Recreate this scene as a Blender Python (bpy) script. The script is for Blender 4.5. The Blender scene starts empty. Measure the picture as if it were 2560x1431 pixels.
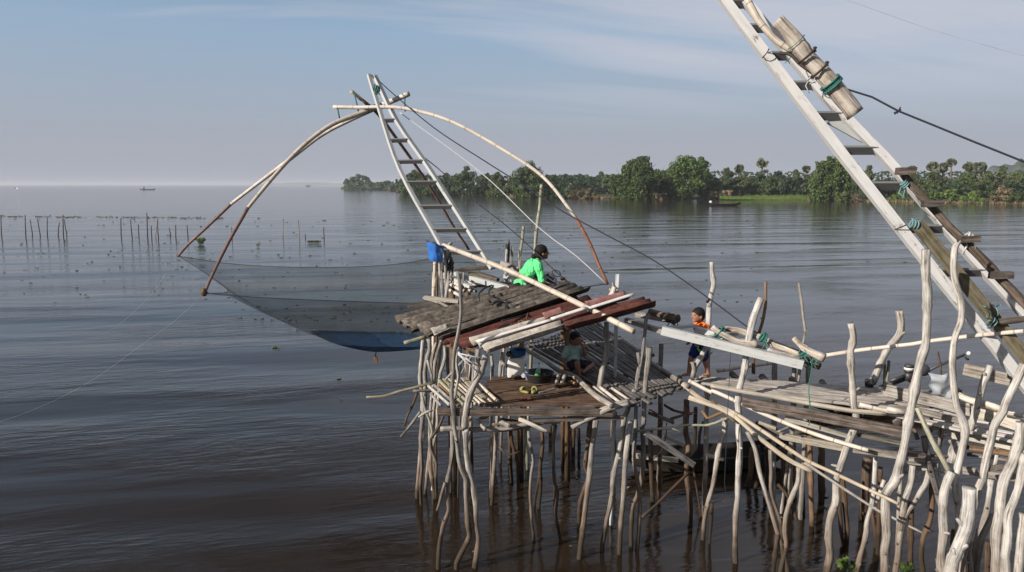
import bpy, bmesh, math, random
from mathutils import Vector, Matrix, noise as mnoise
rng = random.Random(11)
V = Vector
R = math.radians
scene = bpy.context.scene
COL = scene.collection
# ------------------------------------------------------------------ camera geometry (metres; water level z = 0)
FPX, PITCH, EYE = 1850.0, R(7.8), 5.1
CT, ST = math.cos(PITCH), math.sin(PITCH)
def ray(x, y):
    dx, dy = (x-1280)/FPX, (715.5-y)/FPX
    return V((dx, CT+dy*ST, -ST+dy*CT))
def P(x, y, D):                       # point of the view ray at ground distance D
    d = ray(x, y)
    return V((0, 0, EYE)) + d*(D/d.y)
def W(x, y, z=0.0):                   # where a view ray meets the height z
    d = ray(x, y)
    return V((0, 0, EYE)) + d*((z-EYE)/d.z)
def mpp(D, y=715):                    # metres covered by one photo pixel at distance D
    return D/ray(1280, y).y/FPX
FR = {'z':(0,0,1),'a':(960,1050,3.756),'b':(1400,1000,3.32),'c':(1800,1000,3.32),'d':(2130,1000,3.321),'e':(2130,600,3.328),
 'f':(1780,860,5.11),'g':(900,840,5.11),'h':(1240,820,5.11),'i':(960,680,5.11),'j':(980,560,5.11),'k':(1360,680,5.11),
 'l':(1600,720,5.11),'m':(1780,0,4.77),'n':(2060,300,4.472),'o':(400,430,5.11),'q':(800,150,5.11),'r':(0,440,5.12),'s':(450,480,5.12),
 'A':(1060,560,8.417),'B':(1270,600,11.007),'C':(1680,740,6.507),'E':(1380,820,10.22),'G':(1240,870,9.539),'I':(990,840,5.504),
 'v':(1780,350,3.282),'J':(2200,880,4.472),'K':(1850,960,6.4)}
def tr(s):                            # traced outline -> list of photo pixels
    f = FR['z']; out = []
    for tok in s.split():
        if tok in FR: f = FR[tok]; continue
        x, y = map(float, tok.split(','))
        out.append((f[0]+x/f[2], f[1]+y/f[2]))
    return out
# ------------------------------------------------------------------ objects
def tag(o, label=None, cat=None, group=None, kind=None):
    if label: o['label'] = label
    if cat: o['category'] = cat
    if group: o['group'] = group
    if kind: o['kind'] = kind
    return o
def mk(name, bm, mat, parent=None, smooth=True, label=None, cat=None, group=None, kind=None):
    me = bpy.data.meshes.new(name)
    if smooth:
        for f in bm.faces: f.smooth = True
    bm.to_mesh(me); bm.free()
    o = bpy.data.objects.new(name, me); COL.objects.link(o)
    for m in (mat if isinstance(mat, (list, tuple)) else [mat]): me.materials.append(m)
    if parent is None:
        if kind is None and len(me.vertices):
            n = len(me.vertices)
            c = V((sum(v.co.x for v in me.vertices)/n, sum(v.co.y for v in me.vertices)/n, min(v.co.z for v in me.vertices)))
            me.transform(Matrix.Translation(-c)); o.location = c
    else:
        w = V((0,0,0)); q = parent
        while q is not None: w += q.location; q = q.parent
        o.parent = parent; o.location = -w
    return tag(o, label, cat, group, kind)
def thing(name, loc, label, cat, group=None):
    o = bpy.data.objects.new(name, None); COL.objects.link(o); o.location = loc; o.empty_display_size = .1
    return tag(o, label, cat, group)
def spline(pts, vals, step):
    """Catmull-Rom resampling of points and per-point values."""
    n = len(pts)
    if n == 2:
        L = (pts[1]-pts[0]).length; k = max(2, int(L/step)+1)
        return [pts[0].lerp(pts[1], i/k) for i in range(k+1)], [vals[0]+(vals[1]-vals[0])*i/k for i in range(k+1)]
    op, ov = [], []
    for i in range(n-1):
        p0 = pts[i-1] if i else pts[0]*2-pts[1]; p1 = pts[i]; p2 = pts[i+1]; p3 = pts[i+2] if i+2 < n else pts[-1]*2-pts[-2]
        k = max(1, int((p2-p1).length/step+.5))
        for j in range(k):
            t = j/k; t2, t3 = t*t, t*t*t
            op.append(.5*((2*p1)+(p2-p0)*t+(2*p0-5*p1+4*p2-p3)*t2+(3*p1-p0-3*p2+p3)*t3)); ov.append(vals[i]+(vals[i+1]-vals[i])*t)
    op.append(pts[-1]); ov.append(vals[-1])
    return op, ov
def frames(pts):
    T = []
    n = len(pts)
    for i in range(n):
        t = pts[min(i+1, n-1)]-pts[max(i-1, 0)]
        T.append(t.normalized() if t.length > 1e-9 else V((0,0,1)))
    a = V((0,0,1)) if abs(T[0].z) < .9 else V((0,1,0))
    N = [(a - T[0]*a.dot(T[0])).normalized()]
    for i in range(1, n):
        v = N[-1]-T[i]*N[-1].dot(T[i])
        N.append(v.normalized() if v.length > 1e-6 else N[-1])
    return T, N
def sweep(bm, pts, sect, caps=True, rad=None, uv0=0.0):
    """sect(i) -> list of (n, b) offsets; rad for the uv width."""
    uvl = bm.loops.layers.uv.verify()
    T, N = frames(pts)
    rings = []; s = [0.0]
    for i in range(1, len(pts)): s.append(s[-1]+(pts[i]-pts[i-1]).length)
    for i, p in enumerate(pts):
        B = T[i].cross(N[i])
        rings.append([bm.verts.new(p+N[i]*a+B*b) for a, b in sect(i)])
    m = len(rings[0])
    wid = rad if rad else .05
    for i in range(len(pts)-1):
        for j in range(m):
            k = (j+1) % m
            f = bm.faces.new((rings[i][j], rings[i][k], rings[i+1][k], rings[i+1][j]))
            u0, u1 = 6.28*wid*j/m, 6.28*wid*(j+1)/m
            for lp, (u, v) in zip(f.loops, ((u0, s[i]), (u1, s[i]), (u1, s[i+1]), (u0, s[i+1]))): lp[uvl].uv = (u, v+uv0)
    if caps:
        bm.faces.new(rings[0][::-1]); bm.faces.new(rings[-1])
    return rings
def tube(bm, pts, rad, seg=8, rough=0.0, seed=0.0, caps=True, uv0=None):
    circ = [(math.cos(6.2832*j/seg), math.sin(6.2832*j/seg)) for j in range(seg)]
    def sect(i):
        r = rad[i] if isinstance(rad, list) else rad
        if not rough: return [(c*r, s_*r) for c, s_ in circ]
        p = pts[i]; out = []
        for c, s_ in circ:
            k = mnoise.noise(V((c*1.1+seed, s_*1.1+p.x*3, p.z*4+p.y*4)))*rough + mnoise.noise(V((c*2.3-seed, s_*2.3, (p.z+p.x+p.y)*14)))*rough*.6
            out.append((c*r*(1+k), s_*r*(1+k)))
        return out
    r0 = rad[0] if isinstance(rad, list) else rad
    return sweep(bm, pts, sect, caps, r0, rng.random()*9 if uv0 is None else uv0)
def box(bm, p0, p1, w, t, up=V((0,0,1)), jit=0.0, step=.25, taper=0.0):
    """board from p0 to p1, w high along up, t thick; slightly uneven edges"""
    L = (p1-p0).length; k = max(1, int(L/step)); ax = (p1-p0).normalized()
    u = (up-ax*up.dot(ax)).normalized(); b = ax.cross(u)
    uvl = bm.loops.layers.uv.verify(); rings = []
    ph = rng.random()*50
    for i in range(k+1):
        q = p0.lerp(p1, i/k); ring = []
        for j, (a, c) in enumerate(((-1,-1),(1,-1),(1,1),(-1,1))):
            d = jit*mnoise.noise(V((i*step*2.1+ph, j*3.7, ph)))
            e = jit*(rng.random()-.5)*1.6 if i in (0, k) else 0
            ring.append(bm.verts.new(q+u*(a*w/2*(1-taper*i/k)+d)+b*(c*t/2+d*.4)+ax*e))
        rings.append(ring)
    off = rng.random()*9
    for i in range(k):
        for j in range(4):
            q = (j+1) % 4
            f = bm.faces.new((rings[i][j], rings[i][q], rings[i+1][q], rings[i+1][j]))
            wj = w if j % 2 == 0 else t
            base = (0, w, w+t, 2*w+t)[j]
            for lp, (uu, vv) in zip(f.loops, ((base, i*L/k), (base+wj, i*L/k), (base+wj, (i+1)*L/k), (base, (i+1)*L/k))): lp[uvl].uv = (uu+off*.37, vv+off)
    bm.faces.new(rings[0][::-1]); bm.faces.new(rings[-1])
def nb(): return bmesh.new()
def ell(bm, c, r, rot=None, u=14, v=9):
    M = Matrix.Translation(c) @ (rot.to_4x4() if rot else Matrix.Identity(4)) @ Matrix.Diagonal((r[0], r[1], r[2], 1))
    bmesh.ops.create_uvsphere(bm, u_segments=u, v_segments=v, radius=1, matrix=M)
def lathe(bm, c, prof, seg=20, ax=None):
    """prof: list of (radius, height)"""
    M = ax or Matrix.Identity(3); rings = []
    for r, h in prof:
        rings.append([bm.verts.new(c+M@V((r*math.cos(6.2832*j/seg), r*math.sin(6.2832*j/seg), h))) for j in range(seg)])
    for a, b in zip(rings, rings[1:]):
        for j in range(seg):
            k = (j+1) % seg; bm.faces.new((a[j], a[k], b[k], b[j]))
    bm.faces.new(rings[0][::-1]); bm.faces.new(rings[-1])
# ------------------------------------------------------------------ materials
ALB = .82                                                     # all albedos scaled together with the exposure
def newmat(name):
    m = bpy.data.materials.new(name); m.use_nodes = True
    nt = m.node_tree; b = nt.nodes['Principled BSDF']
    return m, nt, b
def N_(nt, typ, **kw):
    n = nt.nodes.new(typ)
    for k, v in kw.items():
        if k in n.inputs: n.inputs[k].default_value = v
        else: setattr(n, k, v)
    return n
def L_(nt, a, b): nt.links.new(a, b)
def ramp(nt, fac, stops):
    r = nt.nodes.new('ShaderNodeValToRGB'); e = r.color_ramp.elements
    while len(e) < len(stops): e.new(.5)
    for el, (p, c) in zip(e, stops): el.position = p; el.color = (c[0], c[1], c[2], 1)
    if fac is not None: L_(nt, fac, r.inputs[0])
    return r
def mixc(nt, f, a, b, typ='MIX'):
    n = nt.nodes.new('ShaderNodeMix'); n.data_type = 'RGBA'; n.blend_type = typ
    for sock, v in ((n.inputs[0], f), (n.inputs[6], a), (n.inputs[7], b)):
        if hasattr(v, 'is_linked'): L_(nt, v, sock)
        elif isinstance(v, (int, float)): sock.default_value = v
        else: sock.default_value = (v[0], v[1], v[2], 1)
    return n.outputs[2]
def mth(nt, op, a, b=None, c=None, clamp=False):
    n = nt.nodes.new('ShaderNodeMath'); n.operation = op; n.use_clamp = clamp
    for s, v in zip(n.inputs, (a, b, c)):
        if v is None: continue
        if hasattr(v, 'is_linked'): L_(nt, v, s)
        else: s.default_value = v
    return n.outputs[0]
def flat(name, c, rough=.6, spec=.3, var=.12, scale=30):
    m, nt, b = newmat(name)
    tc = nt.nodes.new('ShaderNodeNewGeometry')
    n = N_(nt, 'ShaderNodeTexNoise', Scale=scale, Detail=3.0); L_(nt, tc.outputs['Position'], n.inputs['Vector'])
    c = [k*ALB for k in c]
    r = ramp(nt, n.outputs[0], [(.3, [k*(1-var) for k in c]), (.7, [min(1, k*(1+var)) for k in c])])
    L_(nt, r.outputs[0], b.inputs['Base Color'])
    b.inputs['Roughness'].default_value = rough; b.inputs['Specular IOR Level'].default_value = spec
    return m
def wood(name, dark, mid, light, su=45, sv=2.2, stain=True, stain_c=(.075,.048,.03), rough=.85, bump=.5, var=.25, nodes=0, knots=True):
    m, nt, b = newmat(name); dark, mid, light, stain_c = [[k*ALB for k in q] for q in (dark, mid, light, stain_c)]
    uv = nt.nodes.new('ShaderNodeUVMap'); geo = nt.nodes.new('ShaderNodeNewGeometry'); oi = nt.nodes.new('ShaderNodeObjectInfo')
    mp = N_(nt, 'ShaderNodeMapping'); mp.inputs['Scale'].default_value = (su, sv, 1); L_(nt, uv.outputs[0], mp.inputs[0])
    n1 = N_(nt, 'ShaderNodeTexNoise', Scale=1.0, Detail=7.0, Roughness=.65); L_(nt, mp.outputs[0], n1.inputs['Vector'])
    n2 = N_(nt, 'ShaderNodeTexNoise', Scale=5.0, Detail=5.0, Roughness=.6); L_(nt, geo.outputs['Position'], n2.inputs['Vector'])
    s = mth(nt, 'ADD', mth(nt, 'MULTIPLY', n1.outputs[0], .62), mth(nt, 'MULTIPLY', n2.outputs[0], .38))
    r = ramp(nt, s, [(.36, dark), (.46, mid), (.58, light)])
    col = r.outputs[0]
    if knots:
        vo = N_(nt, 'ShaderNodeTexVoronoi', Scale=5.0); vj = nt.nodes.new('ShaderNodeVectorMath'); vj.operation = 'ADD'; L_(nt, geo.outputs['Position'], vj.inputs[0]); L_(nt, n2.outputs[1], vj.inputs[1]); L_(nt, vj.outputs[0], vo.inputs['Vector'])
        k = ramp(nt, vo.outputs['Distance'], [(.0, (1,1,1)), (.09, (1,1,1)), (.16, (0,0,0))])
        col = mixc(nt, mth(nt, 'MULTIPLY', k.outputs[0], .4), col, dark)
    if nodes:                                                  # bamboo joints
        sx = nt.nodes.new('ShaderNodeSeparateXYZ'); L_(nt, uv.outputs[0], sx.inputs[0])
        fr = mth(nt, 'FRACT', mth(nt, 'DIVIDE', sx.outputs[1], nodes))
        k = ramp(nt, fr, [(0, (1,1,1)), (.03, (1,1,1)), (.06, (0,0,0)), (.97, (0,0,0))])
        col = mixc(nt, mth(nt, 'MULTIPLY', k.outputs[0], .7), col, [c*.5 for c in dark])
    mp4 = N_(nt, 'ShaderNodeMapping'); mp4.inputs['Scale'].default_value = (su*1.3, sv*.55, 1); L_(nt, uv.outputs[0], mp4.inputs[0])     # drying cracks along the grain
    n4 = N_(nt, 'ShaderNodeTexNoise', Scale=1.0, Detail=2.0); L_(nt, mp4.outputs[0], n4.inputs['Vector'])
    ck = ramp(nt, mth(nt, 'ABSOLUTE', mth(nt, 'SUBTRACT', n4.outputs[0], .5)), [(.0, (1,1,1)), (.012, (1,1,1)), (.03, (0,0,0))])
    if not nodes: col = mixc(nt, mth(nt, 'MULTIPLY', mth(nt, 'MULTIPLY', ck.outputs[0], .8), mth(nt, 'MULTIPLY', n2.outputs[0], 1.3)), col, [c*.4 for c in dark])
    v = mth(nt, 'ADD', mth(nt, 'MULTIPLY', oi.outputs['Random'], 2*var), 1-var)
    hs = N_(nt, 'ShaderNodeHueSaturation'); L_(nt, v, hs.inputs['Value']); L_(nt, col, hs.inputs['Color'])
    L_(nt, mth(nt, 'ADD', mth(nt, 'MULTIPLY', mth(nt, 'FRACT', mth(nt, 'MULTIPLY', oi.outputs['Random'], 7.3)), .5), .75), hs.inputs['Saturation'])
    col = hs.outputs[0]
    if stain:                                                  # flood line: wood near the water is brown and wet
        sx2 = nt.nodes.new('ShaderNodeSeparateXYZ'); L_(nt, geo.outputs['Position'], sx2.inputs[0])
        n3 = N_(nt, 'ShaderNodeTexNoise', Scale=3.0, Detail=4.0); L_(nt, geo.outputs['Position'], n3.inputs['Vector'])
        h = mth(nt, 'ADD', sx2.outputs[2], mth(nt, 'MULTIPLY', mth(nt, 'SUBTRACT', n3.outputs[0], .5), 1.1))
        h = mth(nt, 'ADD', h, mth(nt, 'MULTIPLY', mth(nt, 'SUBTRACT', oi.outputs['Random'], .5), .5))
        k = ramp(nt, mth(nt, 'DIVIDE', h, 2.0), [(.0, (1,1,1)), (.25, (.9,.9,.9)), (.72, (0,0,0))])
        st = mixc(nt, n1.outputs[0], [c*.5 for c in stain_c], [c*2.3 for c in stain_c])
        col = mixc(nt, mth(nt, 'MULTIPLY', k.outputs[0], .88), col, st)
        wet = ramp(nt, h, [(.0, (1,1,1)), (.22, (.9,.9,.9)), (.36, (0,0,0))])
        col = mixc(nt, mth(nt, 'MULTIPLY', wet.outputs[0], .75), col, (.014,.012,.007))
    L_(nt, col, b.inputs['Base Color'])
    b.inputs['Roughness'].default_value = rough; b.inputs['Specular IOR Level'].default_value = .2
    bp = N_(nt, 'ShaderNodeBump', Strength=min(1, bump*1.5), Distance=.018); L_(nt, s, bp.inputs['Height']); L_(nt, bp.outputs[0], b.inputs['Normal'])
    return m
M_POST = wood('weathered_post', (.045,.038,.033), (.225,.207,.187), (.375,.352,.325), var=.32)
M_BONE = wood('bone_white_post', (.085,.075,.066), (.32,.30,.277), (.50,.475,.445), var=.14)
M_BROWN = wood('brown_post', (.025,.016,.01), (.085,.055,.036), (.17,.12,.082), stain_c=(.03,.018,.012))  # brown wood, darkened further to deepen the shade under the decks
M_ORANGE = wood('orange_stick', (.07,.036,.018), (.16,.09,.048), (.24,.155,.09), knots=False)
M_LOG = wood('bleached_log', (.085,.058,.04), (.33,.29,.25), (.48,.44,.395), su=16, sv=1.5, stain=False, bump=.8)
M_BAM = wood('bamboo', (.25,.205,.165), (.43,.38,.325), (.52,.47,.415), su=60, sv=1.2, stain=False, nodes=.33, rough=.55, bump=.15, var=.1, knots=False)
M_BAMY = wood('yellowed_bamboo', (.16,.125,.085), (.29,.24,.18), (.38,.33,.265), su=50, sv=1.4, stain=False, nodes=.36, rough=.6, bump=.3, var=.12, knots=False)
M_BAMB = wood('brown_bamboo', (.055,.027,.018), (.12,.058,.04), (.18,.095,.065), su=50, sv=1.4, stain=False, nodes=.4, rough=.5, bump=.2, var=.1, knots=False)
M_BAMG = wood('shaded_grey_bamboo', (.03,.026,.024), (.085,.076,.07), (.16,.145,.135), su=50, sv=1.6, stain=False, nodes=.4, bump=.3, var=.1, knots=False)  # grey bamboo darkened, the roof's shade over the floor put into it
M_GREY = wood('grey_board', (.065,.056,.048), (.22,.195,.172), (.34,.31,.28), su=30, sv=1.6, stain=False)
M_PALEB = wood('pale_board', (.17,.145,.115), (.33,.295,.24), (.43,.39,.33), su=30, sv=1.3, stain=False, bump=.3)
M_DARKB = wood('dark_board', (.02,.015,.012), (.07,.055,.045), (.16,.13,.112), su=34, sv=1.8, stain=False)
M_FLOOR = wood('floor_board', (.02,.012,.008), (.075,.045,.03), (.145,.095,.068), su=36, sv=2.0, stain=False, var=.3)
M_SLAT = wood('pale_deck_slats', (.08,.07,.06), (.28,.255,.232), (.41,.38,.35), su=40, sv=1.6, stain=False, bump=.4)
M_CANOE = wood('dark_canoe', (.008,.007,.006), (.02,.016,.013), (.045,.036,.03), stain=False)
M_MOSS = wood('mossy_plank', (.03,.026,.014), (.105,.092,.058), (.18,.155,.11), su=26, sv=1.2, stain=False)
M_GREEN = wood('greenish_stick', (.09,.09,.05), (.23,.22,.15), (.35,.33,.26), stain=False)
def painted(name, c, wear=.5):
    m, nt, b = newmat(name); c = [k*ALB for k in c]
    geo = nt.nodes.new('ShaderNodeNewGeometry'); uv = nt.nodes.new('ShaderNodeUVMap')
    mp = N_(nt, 'ShaderNodeMapping'); mp.inputs['Scale'].default_value = (22, 2, 1); L_(nt, uv.outputs[0], mp.inputs[0])
    n1 = N_(nt, 'ShaderNodeTexNoise', Scale=1.0, Detail=6.0, Roughness=.7); L_(nt, mp.outputs[0], n1.inputs['Vector'])
    n2 = N_(nt, 'ShaderNodeTexNoise', Scale=6.0, Detail=6.0, Roughness=.7); L_(nt, geo.outputs['Position'], n2.inputs['Vector'])
    base = ramp(nt, n1.outputs[0], [(.3, [k*.8 for k in c]), (.6, c)])
    k = ramp(nt, mth(nt, 'ADD', mth(nt, 'MULTIPLY', n1.outputs[0], .45), mth(nt, 'MULTIPLY', n2.outputs[0], .55)), [(.39, (1,1,1)), (.44, (0,0,0))])
    col = mixc(nt, mth(nt, 'MULTIPLY', k.outputs[0], wear), base.outputs[0], (.13,.1,.08))
    L_(nt, col, b.inputs['Base Color']); b.inputs['Roughness'].default_value = .6; b.inputs['Specular IOR Level'].default_value = .3
    bp = N_(nt, 'ShaderNodeBump', Strength=.3, Distance=.006); L_(nt, n1.outputs[0], bp.inputs['Height']); L_(nt, bp.outputs[0], b.inputs['Normal'])
    return m
M_WHITE = painted('worn_white_paint', (.52,.515,.51), .85)
M_WGREY = painted('worn_grey_white_paint', (.38,.392,.388), .6)
M_RUNG = painted('shaded_rung_paint', (.15,.15,.152), .5)  # ladder paint darkened: shade on the rung undersides put into the colour
def sheetmat(name, stops, lichen, lam, sc=14):
    m, nt, b = newmat(name); stops = [(p, [k*ALB for k in c]) for p, c in stops]; lichen = [k*ALB for k in lichen]
    geo = nt.nodes.new('ShaderNodeNewGeometry')
    n1 = N_(nt, 'ShaderNodeTexNoise', Scale=float(sc), Detail=8.0, Roughness=.75); L_(nt, geo.outputs['Position'], n1.inputs['Vector'])
    n2 = N_(nt, 'ShaderNodeTexNoise', Scale=3.0, Detail=5.0, Roughness=.6); L_(nt, geo.outputs['Position'], n2.inputs['Vector'])
    r = ramp(nt, n1.outputs[0], stops)
    k = ramp(nt, mth(nt, 'ADD', mth(nt, 'MULTIPLY', n1.outputs[0], .5), mth(nt, 'MULTIPLY', n2.outputs[0], .5)), [(.48, (0,0,0)), (.56, (1,1,1))])
    at = nt.nodes.new('ShaderNodeAttribute'); at.attribute_name = 'groove'          # colour gets darker towards the troughs
    trough_tone = mth(nt, 'MULTIPLY', mth(nt, 'POWER', at.outputs['Fac'], 1.5), mth(nt, 'ADD', mth(nt, 'MULTIPLY', n2.outputs[0], .7), .25))
    L_(nt, mixc(nt, trough_tone, mixc(nt, mth(nt, 'MULTIPLY', k.outputs[0], lam), r.outputs[0], lichen), [q*.22 for q in lichen]), b.inputs['Base Color'])
    b.inputs['Roughness'].default_value = .85; b.inputs['Specular IOR Level'].default_value = .2
    bp = N_(nt, 'ShaderNodeBump', Strength=.4, Distance=.01); L_(nt, n1.outputs[0], bp.inputs['Height']); L_(nt, bp.outputs[0], b.inputs['Normal'])
    return m
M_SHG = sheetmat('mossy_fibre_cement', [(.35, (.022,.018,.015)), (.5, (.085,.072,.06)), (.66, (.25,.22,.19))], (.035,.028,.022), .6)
M_SHP = sheetmat('pale_fibre_cement', [(.3, (.13,.105,.085)), (.46, (.32,.29,.255)), (.62, (.55,.52,.48))], (.12,.085,.06), .6)
M_SHR = sheetmat('red_brown_sheet', [(.35, (.03,.011,.009)), (.5, (.06,.021,.018)), (.7, (.10,.036,.03))], (.12,.042,.025), .4)
M_SHK = sheetmat('faded_pink_sheet', [(.35, (.12,.05,.045)), (.5, (.23,.12,.11)), (.7, (.38,.26,.24))], (.17,.05,.045), .5)
M_SHW = sheetmat('white_ridge_cap', [(.3, (.33,.31,.285)), (.5, (.55,.53,.51)), (.7, (.63,.62,.6))], (.36,.32,.28), .4)
M_ROPED = flat('dark_rope', (.02,.022,.03), .8, .2)
M_ROPEB = flat('black_hose', (.012,.012,.013), .45, .4)
M_ROPEW = flat('white_rope', (.42,.42,.43), .8, .2)
M_ROPEG = flat('green_rope', (.035,.13,.11), .8, .2)
M_ROPET = flat('pale_teal_rope', (.12,.25,.25), .8, .2)
M_BAND = flat('dark_brown_strap', (.03,.018,.014), .7, .3)
M_SKIN = flat('brown_skin', (.21,.10,.06), .5, .35, .08, 25)
M_SKIN2 = flat('tanned_skin', (.27,.13,.078), .5, .35, .08, 25)
M_HAIR = flat('black_hair', (.010,.008,.007), .7, .15, .3, 120)
M_EYE = flat('dark_eye', (.01,.008,.007), .3, .5)
def cloth(name, c, bump=.5):
    m, nt, b = newmat(name); c = [k*ALB for k in c]
    geo = nt.nodes.new('ShaderNodeNewGeometry')
    mp = N_(nt, 'ShaderNodeMapping'); mp.inputs['Scale'].default_value = (9, 9, 4); mp.inputs['Rotation'].default_value = (.4,.3,.5); L_(nt, geo.outputs['Position'], mp.inputs[0])
    n1 = N_(nt, 'ShaderNodeTexNoise', Scale=1.6, Detail=2.0, Distortion=1.2); L_(nt, mp.outputs[0], n1.inputs['Vector'])
    b.inputs['Base Color'].default_value = (*c, 1); b.inputs['Roughness'].default_value = .9; b.inputs['Specular IOR Level'].default_value = .15
    bp = N_(nt, 'ShaderNodeBump', Strength=bump, Distance=.06); L_(nt, n1.outputs[0], bp.inputs['Height']); L_(nt, bp.outputs[0], b.inputs['Normal'])
    return m
M_GREENS = cloth('bright_green_cloth', (.11,.60,.22), 1.0)
M_ORANGES = cloth('orange_cloth', (.66,.14,.025), .5)
M_BLUES = cloth('navy_cloth', (.012,.025,.13), .4)
M_LIME = cloth('lime_trim', (.13,.6,.12), .1)
M_MINT = cloth('pale_mint_cloth', (.34,.46,.42), 1.0)
M_DARKC = cloth('dark_shorts_cloth', (.03,.025,.04), .4)
M_PLASW = flat('white_plastic', (.66,.64,.60), .45, .4, .04, 6)
M_PLASB = flat('blue_plastic', (.012,.10,.27), .45, .4, .1, 12)
M_PLASK = flat('black_plastic', (.035,.034,.034), .5, .4, .15, 12)
M_YEL = flat('yellow_green_rubber', (.24,.225,.07), .6, .3, .15)
M_METD = flat('dark_metal', (.03,.03,.032), .5, .5)
M_RED = flat('red_metal', (.25,.03,.025), .45, .5)
M_FOOD = flat('orange_pink_packet', (.62,.25,.14), .4, .5, .6, 45)
def seethrough(name, c, alpha, rough=.9, transl=False):
    m, nt, b = newmat(name); c = [k*ALB for k in c]
    b.inputs['Base Color'].default_value = (*c, 1); b.inputs['Roughness'].default_value = rough; b.inputs['Specular IOR Level'].default_value = .2
    tp = nt.nodes.new('ShaderNodeBsdfTransparent'); mx = nt.nodes.new('ShaderNodeMixShader')
    mx.inputs[0].default_value = alpha
    if 'net' in name:                                          # the weave lies thicker and thinner
        geo = nt.nodes.new('ShaderNodeNewGeometry'); n1 = N_(nt, 'ShaderNodeTexNoise', Scale=1.1, Detail=6.0, Roughness=.65); L_(nt, geo.outputs['Position'], n1.inputs['Vector'])
        L_(nt, mth(nt, 'ADD', mth(nt, 'MULTIPLY', n1.outputs[0], .5), alpha-.25, clamp=True), mx.inputs[0])
    L_(nt, tp.outputs[0], mx.inputs[1]); L_(nt, b.outputs[0], mx.inputs[2])
    L_(nt, mx.outputs[0], nt.nodes['Material Output'].inputs[0])
    return m
M_NET = seethrough('fine_green_grey_net', (.02,.025,.021), .36)
M_BAG = seethrough('blue_net_bag', (.006,.032,.08), .86)
M_BUCK = seethrough('blue_mesh_cloth', (.02,.12,.42), .93)
M_FILM = seethrough('clear_plastic_film', (.6,.64,.68), .45, .25)
M_PET = seethrough('clear_bottle_plastic', (.5,.58,.55), .4, .15)
def leafmat(name, dark, light, sc=.22, trans=.25):
    m, nt, b = newmat(name); dark, light = [k*ALB for k in dark], [k*ALB for k in light]
    geo = nt.nodes.new('ShaderNodeNewGeometry'); oi = nt.nodes.new('ShaderNodeObjectInfo')
    n1 = N_(nt, 'ShaderNodeTexNoise', Scale=sc, Detail=3.0); L_(nt, geo.outputs['Position'], n1.inputs['Vector'])
    s = mth(nt, 'ADD', mth(nt, 'MULTIPLY', n1.outputs[0], .6), mth(nt, 'MULTIPLY', geo.outputs['Random Per Island'], .4))
    r = ramp(nt, s, [(.3, dark), (.7, light)])
    hs = N_(nt, 'ShaderNodeHueSaturation'); L_(nt, r.outputs[0], hs.inputs['Color'])
    L_(nt, mth(nt, 'ADD', mth(nt, 'MULTIPLY', oi.outputs['Random'], .5), .75), hs.inputs['Value'])
    L_(nt, hs.outputs[0], b.inputs['Base Color']); b.inputs['Roughness'].default_value = .65; b.inputs['Specular IOR Level'].default_value = .25
    tl = nt.nodes.new('ShaderNodeBsdfTranslucent'); L_(nt, hs.outputs[0], tl.inputs[0])
    mx = nt.nodes.new('ShaderNodeMixShader'); mx.inputs[0].default_value = trans
    L_(nt, b.outputs[0], mx.inputs[1]); L_(nt, tl.outputs[0], mx.inputs[2]); L_(nt, mx.outputs[0], nt.nodes['Material Output'].inputs[0])
    return m
M_LEAF = leafmat('broadleaf_foliage', (.028,.05,.016), (.085,.125,.035))
M_LEAFD = leafmat('dark_foliage', (.02,.042,.02), (.055,.095,.035))
M_LEAFW = leafmat('willow_foliage', (.032,.06,.015), (.10,.15,.034))
M_LEAFO = leafmat('olive_foliage', (.04,.058,.02), (.105,.13,.048))
M_PALM = leafmat('palm_foliage', (.06,.075,.035), (.16,.17,.085), .5, .15)
M_REED = leafmat('dry_reeds', (.09,.065,.035), (.22,.17,.1), .5, .2)
M_GRASS = leafmat('bank_grass', (.07,.12,.025), (.16,.24,.05), .15, .2)
M_HYA = leafmat('hyacinth_leaves', (.04,.075,.015), (.13,.19,.045), 4, .3)
M_DEB = leafmat('floating_weed', (.03,.03,.015), (.08,.08,.04), 1, .1)
M_TRUNK = flat('tree_trunk', (.12,.09,.065), .9, .2, .3, 2)
# ------------------------------------------------------------------ posts, poles, boards
def arclen(px):
    s = [0]
    for a, b in zip(px, px[1:]): s.append(s[-1]+math.hypot(b[0]-a[0], b[1]-a[1]))
    return [q/max(s[-1], 1e-6) for q in s]
def stick(bm, t, w0, w1, D0, D1, rough=.1, step=.07, wob=.12, drop=False, seg=11, knobs=True):
    px = tr(t); s = arclen(px)
    pts = [P(x, y, D0+(D1-D0)*q) for (x, y), q in zip(px, s)]
    rad = [(w0+(w1-w0)*q)/2*mpp(D0+(D1-D0)*q) for q in s]
    if drop:                                                   # carry on down into the river bed
        a = pts[-1]; d = (pts[-1]-pts[-2]); d = V((d.x, d.y, d.z))
        if d.z > -.05: d = V((0,0,-1))
        d = d/(-d.z); d.x *= .5; d.y *= .5
        pts.append(a+d*(a.z+.5)); rad.append(rad[-1])
    pts, rad = spline(pts, rad, step)
    sd = rng.random()*90
    for i, p in enumerate(pts):
        r = rad[i]
        p += V((mnoise.noise(V((sd, p.z*3.1, p.x*3.1))), mnoise.noise(V((sd+7, p.z*3.1, p.x*3.1))), 0))*r*wob*2
        if knobs: rad[i] = r*(1+.16*mnoise.noise(V((sd, p.z*5.3+p.x*4, 3)))+((.22 if w0 < 24 else .07) if rng.random() < .05 else 0))
    tube(bm, pts, rad, seg, rough, sd)
    return pts, rad
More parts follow.
